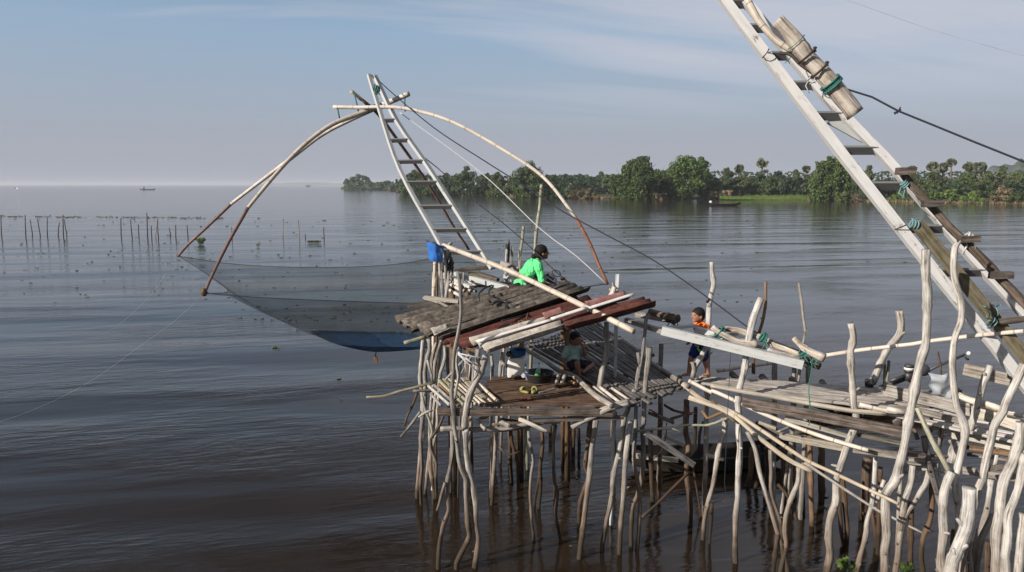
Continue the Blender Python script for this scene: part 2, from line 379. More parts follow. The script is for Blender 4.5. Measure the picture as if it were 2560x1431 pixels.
def stub(bm, p, r, ax, L):
    d = V((rng.uniform(-1,1), rng.uniform(-1,.2), rng.uniform(.1,.9))).normalized()
    tube(bm, [p, p+d*(r*.9), p+d*(r+L*.6), p+d*(r+L)], [r*.55, r*.5, r*.35, r*.2], 6, .15)
def post(t, w0, w1, label, D=None, lean=0.0, mat=None, name='stilt_post', cat='post', group=None, drop=None, stubs=1, extra=(), rough=.19):
    px = tr(t)
    if D is None:
        D = W(px[-1][0], px[-1][1], 0).y; dr = True
    else: dr = px[-1][1] >= 1424
    if drop is not None: dr = drop
    bm = nb()
    pts, rad = stick(bm, t, w0, w1, D+lean, D, rough, drop=dr)
    for _ in range(stubs):
        i = rng.randrange(len(pts)//6, max(len(pts)//6+1, len(pts)*5//6)); stub(bm, pts[i], rad[i], None, rng.uniform(.5, 1.3)*rad[i]+.01)
    for e in extra: stick(bm, e[0], e[1], e[2], D+(e[3] if len(e) > 3 else 0), D+(e[4] if len(e) > 4 else 0), rough)
    return mk(name, bm, mat or (M_BONE if 'white' in label.split('white')[0][-5:]+'white' and ('bone white' in label or 'stout white' in label or D < 8.7) and (not label.startswith(('brown','dark','mustard'))) else M_POST), None, True, label, cat, group)
def pole(t, w0, w1, D0, D1, label, name='bamboo_pole', cat='pole', mat=None, parent=None, rough=.03, wob=.02, group=None, knobs=False, seg=10, step=.08):
    bm = nb(); pts, rad = stick(bm, t, w0, w1, D0, D1, rough, step, wob, False, seg, knobs)
    return mk(name, bm, mat or M_BAM, parent, True, label, None if parent else cat, group)
def board(t, h, D0, D1, th, label=None, name='plank', cat='plank', mat=None, parent=None, up=V((0,0,1)), jit=.006, group=None, taper=0.0):
    px = tr(t); a, b = P(*px[0], D0), P(*px[-1], D1)
    bm = nb(); box(bm, a, b, h*mpp((D0+D1)/2), th, up, jit, .18, taper)
    return mk(name, bm, mat or M_GREY, parent, False, label, None if parent else cat, group)
G_HUT = 'stilts under the hut'; G_WALK = 'stilts along the boardwalk'; G_LEFT = 'posts at the hut left corner'
# --- front left of the hut
post('i 935,10 950,60 975,200 985,450 970,640 945,800 915,950 890,1100 g 1190,470 1165,720 1185,880 1200,1030 1205,1160 1235,1330 a 680,180 700,340 735,480 770,560 772,700 790,1000 800,1090 740,1230 690,1330 680,1400', 8, 14,
     'tall thin crooked post rising in front of the corrugated roof at its left end', None, -.05, group=G_HUT)
post('g 1610,250 1540,470 1470,600 1400,760 1370,900 1340,1050 1340,1200 a 765,80 770,300 790,450 830,600 855,750 862,950 880,1150 850,1390', 17, 15,
     'thick pale forked post under the front left corner of the roof', 9.35, -.05, drop=True, extra=[('g 1505,170 1500,350 1480,520 1430,640', 12, 11)], group=G_HUT)
post('a 640,100 640,300 600,580 600,720 612,850 560,980 530,1100 515,1250 510,1400', 10, 12, 'bent post left of the thick forked one with a pale broken side branch', None, .1, extra=[('a 575,590 545,690 515,800 498,850', 9, 7)], group=G_HUT)
# --- rear left cluster
cl = [('g 810,40 785,300 770,560 800,750 800,900 800,1100 800,1340 a 350,160 335,400 315,600 310,735', 11, 10, 'leftmost thick upright post of the cluster below the roof\'s left end', M_POST),
 ('I 450,40 465,180 425,330 400,500 410,640 I 395,780 400,900 a 345,170 355,450 340,620 350,795', 11, 9, 'second pale upright in the cluster below the roof\'s left end', M_POST),
 ('I 555,90 500,300 490,420 515,640 a 435,-90 430,180 440,280 450,520 475,740', 8, 8, 'brownish upright behind the pale pair below the roof\'s left end', M_POST),
 ('I 620,90 570,250 530,420 520,600 a 430,20 455,110 432,180 440,280 490,400 485,560 490,740', 9, 8, 'snaking post right of the pale pair below the roof\'s left end', M_POST),
 ('I 670,90 675,270 640,420 600,590 a 500,60 470,200 430,420 460,640 475,735', 9, 9, 'knobbly post at the right of the cluster, tapering to dark wood by the water', M_POST)]
for t, a, b, lb, m in cl: post(t, a, b, lb, None, 0, m, group=G_LEFT)
post('I 290,790 230,950 160,1090 120,1240', 7, 5, 'dark stick leaning out to the left below the driftwood branch', 11.0, mat=M_BROWN, drop=False, name='leaning_stick', cat='stick', stubs=0)
post('I 340,1040 200,1230 60,1390', 7, 5, 'pale stick slanting down left to a cut end just above the water', 10.9, mat=M_POST, drop=False, name='leaning_stick', cat='stick', stubs=0)
post('I 660,1080 600,1230 540,1330 480,1420', 7, 7, 'brown slanting stick crossing behind the hut\'s bent left post', 10.6, mat=M_BROWN, drop=False, name='leaning_stick', cat='stick', stubs=0)
post('I 430,330 460,450 490,550 505,640', 6, 6, 'short thin prop crossing the pale pair at the hut\'s left', 10.9, name='prop_stick', cat='stick', drop=False, stubs=0)
post('I 360,830 400,1000 470,1180 500,1310 470,1420', 7, 6, 'curved yellowish stick hanging down among the left posts', 10.7, mat=M_GREEN, name='prop_stick', cat='stick', drop=False, stubs=0)
post('I 500,1020 400,1060 310,1120', 7, 6, 'short curved stick lashed across the left posts below the bench', 10.2, name='prop_stick', cat='stick', drop=False, stubs=0)
post('I 860,150 830,350 860,560 830,720 810,870', 7, 7, 'thin pale post right behind the tall crooked post', 9.75, drop=False, group=G_HUT)
post('I 1050,210 900,370 760,520 680,600', 7, 6, 'pale diagonal brace under the roof behind the white strings', 10.3, name='brace_stick', cat='stick', drop=False, stubs=0)
post('I 1070,240 980,370 900,520', 5, 5, 'thinner diagonal brace beside the pale one behind the white strings', 10.45, name='brace_stick', cat='stick', drop=False, stubs=0)
# --- hut inside / back
for t, a, b, D, lb in [('g 1680,240 1690,400 1685,560', 8, 9, 11.6, 'short upright at the back of the hut left of the white jerry can'),
   ('g 1820,210 1815,330 1785,560', 9, 10, 11.3, 'second upright behind the white jerry can'),
   ('I 1080,380 1060,570', 6, 6, 11.4, 'thin upright seen between the strings and the thick forked post')]:
    post(t, a, b, lb, D, drop=True, group='posts at the back of the hut')
post('g 1805,340 1885,395', 7, 7, 'stubby pale crosspiece tied between back post and jerry can', 11.2, name='short_stick', cat='stick', drop=False, stubs=0)
post('k 800,640 795,850 800,1000 770,1200 720,1431', 12, 14, 'smooth pale post between the sitting child and the forked trunk', 9.95, .25, drop=True, stubs=0)
# --- stilts below the hut floor
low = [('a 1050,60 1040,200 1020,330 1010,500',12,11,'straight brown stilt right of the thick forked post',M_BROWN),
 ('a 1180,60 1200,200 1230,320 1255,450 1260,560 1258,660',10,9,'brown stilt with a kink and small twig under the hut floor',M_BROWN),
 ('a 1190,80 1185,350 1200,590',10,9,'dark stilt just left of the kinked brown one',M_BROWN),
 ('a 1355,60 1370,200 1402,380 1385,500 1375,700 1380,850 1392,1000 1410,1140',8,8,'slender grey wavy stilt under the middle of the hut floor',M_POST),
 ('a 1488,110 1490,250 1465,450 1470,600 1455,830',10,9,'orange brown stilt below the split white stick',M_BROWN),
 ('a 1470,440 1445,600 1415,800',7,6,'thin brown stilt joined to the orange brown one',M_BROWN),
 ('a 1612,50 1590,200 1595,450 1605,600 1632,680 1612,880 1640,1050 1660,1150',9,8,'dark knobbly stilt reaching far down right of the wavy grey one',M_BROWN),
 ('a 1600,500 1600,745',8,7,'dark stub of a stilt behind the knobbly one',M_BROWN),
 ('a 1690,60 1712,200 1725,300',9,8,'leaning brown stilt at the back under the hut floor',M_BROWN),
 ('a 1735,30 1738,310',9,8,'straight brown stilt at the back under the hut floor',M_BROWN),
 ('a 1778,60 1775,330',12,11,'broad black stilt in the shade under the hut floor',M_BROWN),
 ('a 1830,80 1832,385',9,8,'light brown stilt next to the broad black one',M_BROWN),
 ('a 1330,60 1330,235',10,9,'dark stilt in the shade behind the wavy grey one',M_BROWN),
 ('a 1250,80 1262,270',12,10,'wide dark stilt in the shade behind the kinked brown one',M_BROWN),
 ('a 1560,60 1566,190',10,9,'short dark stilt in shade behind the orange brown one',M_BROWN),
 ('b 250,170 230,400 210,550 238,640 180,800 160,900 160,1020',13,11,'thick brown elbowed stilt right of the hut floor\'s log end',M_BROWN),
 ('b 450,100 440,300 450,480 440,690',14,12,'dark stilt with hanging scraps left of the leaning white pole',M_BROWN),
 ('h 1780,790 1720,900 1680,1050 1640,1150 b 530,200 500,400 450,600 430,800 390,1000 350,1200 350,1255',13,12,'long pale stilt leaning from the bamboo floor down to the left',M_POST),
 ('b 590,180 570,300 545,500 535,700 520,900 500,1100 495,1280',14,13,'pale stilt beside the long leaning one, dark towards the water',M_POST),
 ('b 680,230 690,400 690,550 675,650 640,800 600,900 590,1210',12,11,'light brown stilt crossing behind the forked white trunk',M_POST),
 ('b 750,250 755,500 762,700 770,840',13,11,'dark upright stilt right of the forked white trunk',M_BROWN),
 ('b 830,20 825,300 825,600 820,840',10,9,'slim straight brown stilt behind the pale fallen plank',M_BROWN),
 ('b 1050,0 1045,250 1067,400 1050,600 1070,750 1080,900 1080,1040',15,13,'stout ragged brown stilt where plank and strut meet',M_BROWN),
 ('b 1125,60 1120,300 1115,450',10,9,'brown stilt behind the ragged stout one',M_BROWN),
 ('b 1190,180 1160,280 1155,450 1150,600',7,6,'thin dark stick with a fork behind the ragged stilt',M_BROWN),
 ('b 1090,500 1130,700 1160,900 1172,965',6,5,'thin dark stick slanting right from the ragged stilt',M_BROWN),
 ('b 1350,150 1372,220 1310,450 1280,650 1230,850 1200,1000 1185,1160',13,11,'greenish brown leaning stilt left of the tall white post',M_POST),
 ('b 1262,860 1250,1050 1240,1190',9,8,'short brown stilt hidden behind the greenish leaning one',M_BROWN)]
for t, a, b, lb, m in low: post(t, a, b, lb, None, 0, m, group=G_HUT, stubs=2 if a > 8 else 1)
post('z 1620,783 k 1300,620 1285,830 1265,1010 1240,1160 1205,1350 h 1830,500 1800,700 1795,900 1780,1200 b 625,250 615,500 645,680 660,850 655,1050 640,1240', 8, 11,
     'forked white trunk with a thin tall stem in front of the bamboo floor', None, 0, extra=[('k 1200,1030 1215,1110 1225,1170', 9, 9)], stubs=2)
post('k 1345,970 1340,1100 1320,1250 1300,1400 h 1890,1000 1890,1240 b 695,120 690,225', 16, 9, 'grey split trunk leaning against the back of the forked white trunk', 9.75, 0, drop=False, name='leaning_log', stubs=0)
post('h 985,1265 1060,1205 1250,1115 1450,1020 1700,955', 19, 17, 'thick grey log end pushed out diagonally below the bamboo floor', 9.15, .3, mat=M_GREY, name='beam_log', cat='log', drop=False, stubs=1)
post('b 1070,600 950,720 800,870 680,975', 8, 8, 'smooth brown strut slanting down left to the forked white trunk', 9.75, .5, mat=M_BROWN, name='strut_pole', cat='pole', drop=False, stubs=0)
post('b 630,262 800,242 930,232 1050,210 1230,210 1330,175 1400,150', 6, 7, 'thin twisted branch tied level across the stilts', 9.6, .2, name='tie_branch', cat='branch', mat=M_GREEN, drop=False, stubs=1, extra=[('b 930,235 980,255 1025,275', 4, 3)])
board('b 710,270 1110,540', 15, 9.7, 10.0, .03, 'pale fallen plank slanting between two stilts below the bamboo floor', name='fallen_plank')
board('b 860,305 1030,375', 8, 10.2, 10.3, .025, 'short yellowish slat end below the bamboo floor', mat=M_PALEB, name='wood_scrap')
board('b 740,110 940,190', 7, 10.0, 10.1, .05, 'dark plank end with a hanging string under the bamboo floor', mat=M_DARKB, name='wood_scrap')
board('b 1220,455 1360,500', 7, 10.6, 10.4, .03, 'yellow stick end poking out under the boardwalk\'s left end', mat=M_PALEB, name='wood_scrap')
# --- boardwalk stilts, middle
post('l 1545,130 1490,270 1440,420 1410,560 1370,780 f 430,150 420,300 380,450 350,600 335,800 345,900 c 150,250 160,400 155,600 145,800 130,1000 125,1200 130,1350', 18, 14,
     'tall stout white post passing behind the counterweight beam', None, .15, group=G_WALK, stubs=2)
post('c 225,265 290,400 330,600 370,750 420,900 460,1050 510,1220 560,1431', 11, 13, 'post with an oval knot scar leaning right under the long bamboo poles', 9.15, .1, group=G_WALK)
post('c 415,415 425,600 420,720 450,850 490,970 508,1085', 9, 9, 'pale bent stick right of the knot scarred post', 9.7, group=G_WALK, drop=True)
post('c 475,1120 460,1250 440,1431', 11, 11, 'short brown stilt at the foot of the knot scarred post', 9.15, mat=M_BROWN, group=G_WALK, stubs=0)
post('c 650,560 645,680 590,820 548,950 538,1100 548,1220 500,1431', 12, 12, 'elbowed post standing under the broken pale plank end', 9.15, group=G_WALK)
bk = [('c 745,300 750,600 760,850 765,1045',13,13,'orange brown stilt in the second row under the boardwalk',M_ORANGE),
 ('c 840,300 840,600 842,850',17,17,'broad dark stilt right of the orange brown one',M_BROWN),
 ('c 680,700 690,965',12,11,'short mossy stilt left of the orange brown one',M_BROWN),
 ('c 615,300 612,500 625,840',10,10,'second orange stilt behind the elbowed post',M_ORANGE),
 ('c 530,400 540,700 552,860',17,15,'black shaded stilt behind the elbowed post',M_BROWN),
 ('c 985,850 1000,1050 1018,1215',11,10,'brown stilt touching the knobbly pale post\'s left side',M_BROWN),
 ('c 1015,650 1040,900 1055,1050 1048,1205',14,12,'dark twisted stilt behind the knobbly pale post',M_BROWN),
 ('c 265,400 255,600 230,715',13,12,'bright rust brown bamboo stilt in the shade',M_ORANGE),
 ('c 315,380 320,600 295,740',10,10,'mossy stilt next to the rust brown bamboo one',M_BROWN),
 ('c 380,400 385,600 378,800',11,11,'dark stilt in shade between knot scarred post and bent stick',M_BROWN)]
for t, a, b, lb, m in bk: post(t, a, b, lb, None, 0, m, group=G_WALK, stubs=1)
post('z 2126,808 2133,845 2127,880 f 1775,150 1775,330 1800,600 1812,760 1842,900 1830,1050 1770,1200 1690,1400 c 1000,560 970,700 960,850 910,1020 905,1150 915,1280 890,1400 885,1431', 16, 20,
     'knobbly pale post whose top crosses the bamboo rail at the boardwalk edge', 8.95, -.1, group=G_WALK, stubs=4)
post('d 195,480 185,640 180,780 160,900 125,1010 115,1130 80,1250 40,1431', 12, 13, 'slim bone white post with a splintered side limb', 9.1, 0, group=G_WALK, extra=[('d 268,665 235,760 195,850', 11, 10)], stubs=2)
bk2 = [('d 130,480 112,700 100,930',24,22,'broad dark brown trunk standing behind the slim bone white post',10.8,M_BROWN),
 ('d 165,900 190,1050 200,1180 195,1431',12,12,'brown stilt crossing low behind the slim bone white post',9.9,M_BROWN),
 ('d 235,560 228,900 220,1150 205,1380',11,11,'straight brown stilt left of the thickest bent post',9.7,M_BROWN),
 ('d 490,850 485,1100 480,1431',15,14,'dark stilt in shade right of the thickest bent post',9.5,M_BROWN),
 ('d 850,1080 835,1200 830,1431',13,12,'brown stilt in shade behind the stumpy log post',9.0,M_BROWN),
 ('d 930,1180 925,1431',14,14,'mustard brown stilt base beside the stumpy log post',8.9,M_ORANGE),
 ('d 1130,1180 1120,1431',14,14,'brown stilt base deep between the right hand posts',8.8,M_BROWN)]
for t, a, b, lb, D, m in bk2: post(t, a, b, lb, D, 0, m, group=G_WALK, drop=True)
# --- right hand cluster
post('e 612,78 618,300 622,600 612,850 585,940 550,1080 510,1300 d 490,60 455,280 410,480 370,660 290,770 285,900 290,1100 275,1260 270,1431', 20, 24,
     'thickest bent post, bone white, rising in front of the big white ladder', 8.25, -.1, group=G_WALK, stubs=5, rough=.16)
post('e 880,25 858,60 845,210 860,350 905,520 905,680 855,810 840,950 845,1200 875,1400 d 905,130 937,240 932,330 905,470 880,560 850,690 870,830 885,1000', 15, 18,
     'smooth snaking post with a forked top right of the thickest bent post', 8.05, -.05, drop=True, group=G_WALK, extra=[('e 862,70 885,40 905,10', 8, 5)], stubs=0, rough=.05)
post('d 830,600 800,660 770,770 757,900 757,1100 742,1300 735,1431', 22, 23, 'stout straight post below the brace foot in the right cluster', 7.9, 0, group=G_WALK, stubs=2)
post('d 972,725 975,830 960,950 940,1060 890,1200 850,1300 810,1431', 32, 33, 'stumpy thick log post with a rough knobbed top', 7.6, 0, group=G_WALK, stubs=4, rough=.2)
post('e 1431,1035 1380,1150 1310,1300 1270,1400 d 1265,90 1195,195 1160,330 1120,480 1095,600 1090,660 1020,860', 20, 20, 'long bone white post leaning right, top at the photo\'s right edge', 7.85, 0, drop=True, group=G_WALK, stubs=3)
post('d 1400,185 1390,330 1340,500 1270,650 1250,800 1230,950 1200,1150 1195,1431', 25, 26, 'broad grey leaning post with a sawn top near the right edge', 7.5, 0, group=G_WALK, stubs=1)
post('d 1440,450 1400,640 1360,800 1300,950 1290,1100 1278,1300 1275,1431', 21, 23, 'bone white post right of the broad grey one', 7.4, 0, group=G_WALK, stubs=1)
post('d 1440,950 1405,1200 1380,1431', 22, 22, 'greyish post cut off by the lower right corner of the photo', 7.2, 0, group=G_WALK, stubs=1)
post('d 1155,660 1140,800 1110,950 1070,1080 1040,1180', 15, 15, 'pale slim post between the stumpy log post and the broad grey one', 8.2, 0, drop=True, group=G_WALK)
post('d 1170,950 1080,1150 1050,1300 1030,1431', 15, 15, 'white slanting stick low in the right cluster', 8.0, 0, group=G_WALK, stubs=0)
post('d 640,585 620,680 560,780 500,880 440,960 410,1080 390,1200', 13, 15, 'white forked branch post splitting upward in two limbs', 8.8, 0, drop=True, group=G_WALK, stubs=4, extra=[('d 505,540 490,680 440,840 415,980 400,1080', 16, 17)])
post('d 600,305 620,430 660,600 700,750 740,900', 16, 14, 'hollow grey bamboo stub leaning behind the pale brace', 8.4, 0, drop=False, mat=M_BAMG, name='bamboo_stub', stubs=2)
post('d 655,690 665,900 640,1030 600,1120 582,1200 575,1300 590,1431', 12, 13, 'mustard brown bent stilt right of the white forked branch post', 8.9, 0, mat=M_ORANGE, group=G_WALK)
post('d 540,65 600,200 660,330 730,450 810,610', 11, 13, 'straight pale brace slanting from the thickest bent post to the stout post', 8.0, .15, name='brace_pole', cat='pole', drop=False, stubs=0, rough=.05, mat=M_GREEN)
post('d 980,1120 970,1250 985,1431', 12, 13, 'pale split stick low beside the stumpy log post', 7.85, 0, group=G_WALK, stubs=0)
post('d 1220,300 1205,450 1185,545', 9, 9, 'thin upright just behind the long leaning post', 8.3, 0, drop=False, name='prop_stick', cat='stick', stubs=0)
post('d 740,95 735,230 725,380', 9, 8, 'thin pale upright under the boardwalk edge behind the brace', 8.75, 0, drop=False, name='prop_stick', cat='stick', stubs=0)
post('d 410,600 395,800 390,900', 10, 9, 'grey blue upright in shade behind the white forked branch post', 9.2, 0, drop=True, group=G_WALK)
post('d 880,340 850,420 832,520', 22, 24, 'knotty pale log end with a round cut under the boardwalk edge', 8.4, 0, drop=False, name='log_end', cat='log', stubs=2)
post('e 1150,1045 1100,1180 1070,1290 1030,1420 d 1040,50 985,230 945,290', 18, 17, 'flat topped grey post beside the loose end of the pale board', 8.3, 0, drop=False, stubs=2)
post('e 395,588 412,700 390,790 300,900 240,1030 190,1150 160,1195', 18, 17, 'curved pale stump standing in a dark can at the boardwalk\'s back edge', 10.05, 0, drop=False, stubs=1)
bm = nb(); lathe(bm, W(2173, 967, 2.33), [(.055,0),(.06,.05),(.065,.1),(.055,.1),(.05,.03)], 14)
mk('rusty_can', bm, M_METD, label='dark rusty can holding the foot of the curved pale stump', cat='can')
post('J 100,100 90,200 60,390', 8, 8, 'greenish forked stick by the upright board at the back edge', 10.1, 0, mat=M_GREEN, drop=False, name='forked_stick', cat='stick', stubs=0, extra=[('J 55,140 50,260 45,390', 6, 6)])
# --- posts standing behind the boardwalk
post('z 1779,655 k 2150,0 2168,150 2135,300 2108,450 2105,690', 12, 12, 'tall grey white post right behind the boy in orange', 10.9, 0, drop=True, stubs=1)
post('l 855,735 775,900 705,1010 665,1145', 13, 16, 'slanting grey prop crossing in front of the boy\'s legs', 10.1, .1, drop=False, stubs=1, extra=[('l 655,950 680,1020 675,1120', 11, 14)], name='slanting_prop')
post('l 1605,-80 1600,200 1560,450 1510,590', 7, 9, 'orange brown stick leaning on the stout white post', 9.75, 0, mat=M_ORANGE, drop=False, name='leaning_stick', cat='stick', stubs=2, rough=.04)
post('l 1452,860 1450,1100', 8, 8, 'dark upright under the counterweight logs', 10.6, 0, mat=M_BROWN, drop=False, name='short_upright', stubs=0)
post('z 1997,708 l 2050,80 2080,300 2112,600 2085,730', 6, 7, 'thin grey mooring stick right of the counterweight', 11.0, 0, drop=True, stubs=1, name='mooring_stick', cat='stick', mat=M_GREY)
post('z 1354,462 1349,520 1343,570 1337,650', 8, 9, 'tallest stick behind the woman in green', 13.4, 0, drop=True, stubs=2, mat=M_GREEN)
post('A 2095,50 2070,330 2020,620 2010,760 2025,980', 7, 8, 'greenish stick just left of the woman in green', 12.8, 0, drop=True, stubs=1, mat=M_GREEN)
post('A 1790,340 1790,560 1775,720 1760,830', 4, 6, 'thin dark snag left of the greenish stick', 13.2, 0, drop=True, stubs=2, mat=M_BROWN)
post('A 1855,500 1850,680 1845,860', 6, 7, 'short pale stick beside the thin dark snag', 13.1, 0, drop=True, stubs=0)
post('A 1740,660 1730,830', 6, 7, 'stubby pinkish stake at the left of the dark snag', 13.15, 0, drop=True, stubs=0)
post('l 270,770 270,900', 11, 12, 'short dark bamboo stump behind the boardwalk left of the boy', 12.2, 0, mat=M_BAMG, drop=True, stubs=0)
post('k 1385,1050 1400,1080', 9, 9, 'dark stub on the far rail of the bamboo floor', 11.0, 0, mat=M_BROWN, drop=False, stubs=0, name='stub_post')
for i, (t, w, D, lb) in enumerate([('l 1715,950 1718,1110', 14, 11.2, 'first square stump behind the boardwalk under the beam'), ('l 1970,1030 1968,1120', 11, 11.0, 'second square stump behind the boardwalk under the beam'),
        ('f 1230,330 1225,430', 12, 10.8, 'third stump, yellowish, under the end of the counterweight')]):
    post(t, w, w, lb, D, 0, M_GREY, drop=True, stubs=0, name='stump_post')
pole('l 980,1060 1130,1040 1250,1015 1500,985 1720,955', 11, 10, 11.3, 11.2, 'pale bamboo rail lying low along the back of the boardwalk')
pole('z 2060,890 f 1480,145 1900,80 2555,5 e 600,850 1000,800 1431,760', 10, 11, 9.9, 8.2, 'long thin bamboo rail reaching right past the thick white post')

for t, a, b, D0, D1, m, lb in [('h 2230,1165 2380,1120 2555,1085', 7, 8, 10.1, 9.9, M_BROWN, 'curved brown branch under the bamboo floor\'s right side'),
   ('h 1950,1050 2120,1140 2270,1200', 9, 8, 9.9, 9.8, M_DARKB, 'dark flat stick under the bamboo floor beside the curved branch'),
   ('h 2150,985 2250,1050 2395,1090', 6, 6, 10.2, 10.0, M_BROWN, 'thin drooping branch with a pale tip under the bamboo floor'),
   ('b 1180,90 1220,150 1330,110 1390,100', 8, 7, 9.9, 9.7, M_ORANGE, 'knobbly driftwood under the start of the long bamboo poles'),
   ('b 870,45 950,90 1025,108', 6, 6, 10.3, 10.1, M_BROWN, 'thin stick end with a pale tip right of the dark upright stilt'),
   ('d 385,432 620,460 820,475', 10, 9, 8.5, 8.4, M_DARKB, 'dark half round lath behind the brace at the boardwalk edge'),
   ('d 580,575 700,590 790,602', 6, 5, 8.6, 8.5, M_PALEB, 'thin pale lath behind the white forked branch post'),
   ('d 985,1215 1050,1140', 9, 8, 8.3, 8.3, M_POST, 'short pale knot of wood beside the stumpy log post'),
   ('d 470,240 520,250 545,330', 10, 9, 8.8, 8.75, M_DARKB, 'dark upright block under the boardwalk next to the brace'),
   ('b 1020,380 940,340 870,305', 6, 6, 10.6, 10.4, M_PALEB, 'thin pale cross stick behind the fallen plank'),
   ('a 1080,250 1160,330 1270,300', 5, 4, 10.8, 10.8, M_BROWN, 'thin crooked branch caught between brown stilts under the hut'),
   ('c 480,700 560,800 640,1000', 9, 9, 10.3, 10.0, M_BROWN, 'dark leaning stick in shade behind the elbowed post')]:
    pole(t, a, b, D0, D1, lb, 'loose_branch', 'branch', m, None, .18, .15, knobs=True)
# ------------------------------------------------------------------ hut: floors, bench, roof
def slats(name, c, n, mat, parent, r, gap=.25, sag=.0, ragged=.15, half=.6, label=None):
    """n round slats side by side between edges c = (A0, A1) -> (B0, B1): slats run from A to B"""
    bm = nb(); A0, A1, B0, B1 = c
    for i in range(n):
        if rng.random() < .04: continue
        t = (i+.5)/n + rng.uniform(-.25, .25)/n
        a, b = A0.lerp(A1, t), B0.lerp(B1, t); d = (b-a).normalized()
        a = a-d*rng.uniform(0, ragged); b = b+d*rng.uniform(-ragged*.4, ragged)
        rr = r*rng.uniform(.8, 1.12); k = 6
        pts = [a.lerp(b, q/k)+V((rng.uniform(-.3,.3)*rr, rng.uniform(-.3,.3)*rr, rng.uniform(-.35,.35)*rr)) for q in range(k+1)]
        T, N = frames(pts)
        circ = [(math.cos(6.2832*j/8)*rr*half, math.sin(6.2832*j/8)*rr) for j in range(8)]
        sweep(bm, pts, lambda i: circ, True, rr, rng.random()*9)
    return mk(name, bm, mat, parent, True)
def planks(name, c, n, mat, parent, th=.03, gap=.012, ragged=.05, jit=.008):
    bm = nb(); A0, A1, B0, B1 = c
    for i in range(n):
        t = (i+.5)/n; a, b = A0.lerp(A1, t), B0.lerp(B1, t); d = (b-a).normalized()
        w = (A1-A0).length/n - gap*rng.uniform(.5, 2)
        a = a-d*rng.uniform(0, ragged); b = b+d*rng.uniform(0, ragged); z = V((0,0,rng.uniform(-.008,.008)))
        side = (A1-A0).normalized()
        box(bm, a+z, b+z, w, th, side, jit, .2)
    return mk(name, bm, mat, parent, False)
ZF = 2.2
fl = thing('hut_floor', W(1330, 985, ZF-.03), 'dark board floor of the low hut, strewn with tub, jerry can and sandals', 'floor')
planks('floor_boards', (W(1205, 1016, ZF), W(1235, 945, ZF), W(1540, 1016, ZF), W(1440, 938, ZF)), 10, M_FLOOR, fl, ragged=.1)
board('z 1093,1030 1530,1032', 19, 9.32, 9.28, .04, mat=M_DARKB, name='front_board', parent=fl, jit=.012)
board('z 1330,1052 1560,1044', 9, 9.36, 9.34, .035, mat=M_DARKB, name='lower_board', parent=fl)
pole('g 1030,1190 1180,1182 1650,1195 1900,1180 2150,1125 2560,1085', 13, 11, 9.42, 9.5, 'rough pale cross log lashed level below the hut floor\'s front edge', 'cross_log', 'log', M_GREY, None, .15, .2, knobs=True)
pole('g 1500,1080 1550,1140 1600,1195', 9, 9, 9.6, 9.2, 'short dark log end with a pale cut under the hut floor', 'log_end', 'log', M_POST, None, .15, .1)
pole('g 1780,1085 1850,1125 1915,1150', 12, 12, 9.5, 9.2, 'stubby white log end under the middle of the hut floor', 'log_end', 'log', M_POST, None, .15, .1)
pole('g 2030,1065 2200,1130 2390,1225', 11, 9, 9.35, 9.15, 'split white driftwood piece resting on the cross log', 'driftwood', 'driftwood', M_LOG, None, .35, .2)
pole('g 1640,1010 1600,1040 1530,1060', 10, 9, 9.45, 9.4, 'red brown curl of bark under the hut floor', 'bark_curl', 'bark', M_ORANGE, None, .2, .1)
bm = nb()
for k in range(4):
    stick(bm, ['z 1240,1078 1300,1072 1360,1058', 'z 1230,1062 1290,1058 1340,1062', 'z 1380,1062 1440,1040 1500,1046', 'z 1250,1048 1330,1056 1420,1050'][k], 7, 6, 9.8+.1*k, 9.9, .15)
mk('joist_bundle', bm, M_DARKB, label='dark joists bundled in the shade under the hut floor', cat='joists')
bn = thing('slat_bench', W(1160, 990, 2.2), 'bench of loose bamboo slats left of the hut floor behind the thick forked post', 'bench')
cs = [('I 450,690 740,950',M_POST),('I 530,680 800,920',M_POST),('I 600,670 860,960',M_ORANGE),('I 590,605 930,955',M_GREEN),('I 655,600 1000,920',M_GREEN),('I 730,600 1100,945',M_BAMY),('I 790,600 1170,945',M_BAM),('I 840,620 1240,940',M_BAM),('I 1140,660 1405,905',M_BAM),('I 1090,690 1330,940',M_BAM)]
for t, m in cs: pole(t, 8.5, 8.5, 10.55, 9.55, None, 'slat', None, m, bn, .03, .03)
board('I 930,575 1200,860', 15, 10.6, 9.75, .02, mat=M_PALEB, name='flat_board', parent=bn, up=V((1,.2,0)))
pole('I 480,800 620,960', 7, 7, 10.3, 9.8, 'white cut stick end below the slat bench', 'stick_end', 'stick', M_POST)
pole('g 85,785 200,780 300,772 500,712 700,660 850,620 950,600', 6, 8, 10.7, 10.6, 'long driftwood branch with a dark broken tip reaching out left over the water', 'driftwood_branch', 'branch', M_MOSS, None, .2, .25, knobs=True)
pole('g 680,705 800,700 960,695', 8, 8, 10.4, 10.4, 'short black plank end beneath the driftwood branch', 'plank_end', 'plank', M_DARKB)
pole('g 560,90 700,55 850,10', 9, 11, 11.0, 11.1, 'pale squared pole end sticking out left under the roof', 'pole_end', 'pole', M_GREEN)
pole('I 680,130 790,150 900,150 1000,185 1130,210', 9, 9, 10.4, 9.5, 'dark roof beam under the left eave between the posts', 'eave_beam', 'beam', M_BROWN, None, .12, .1)
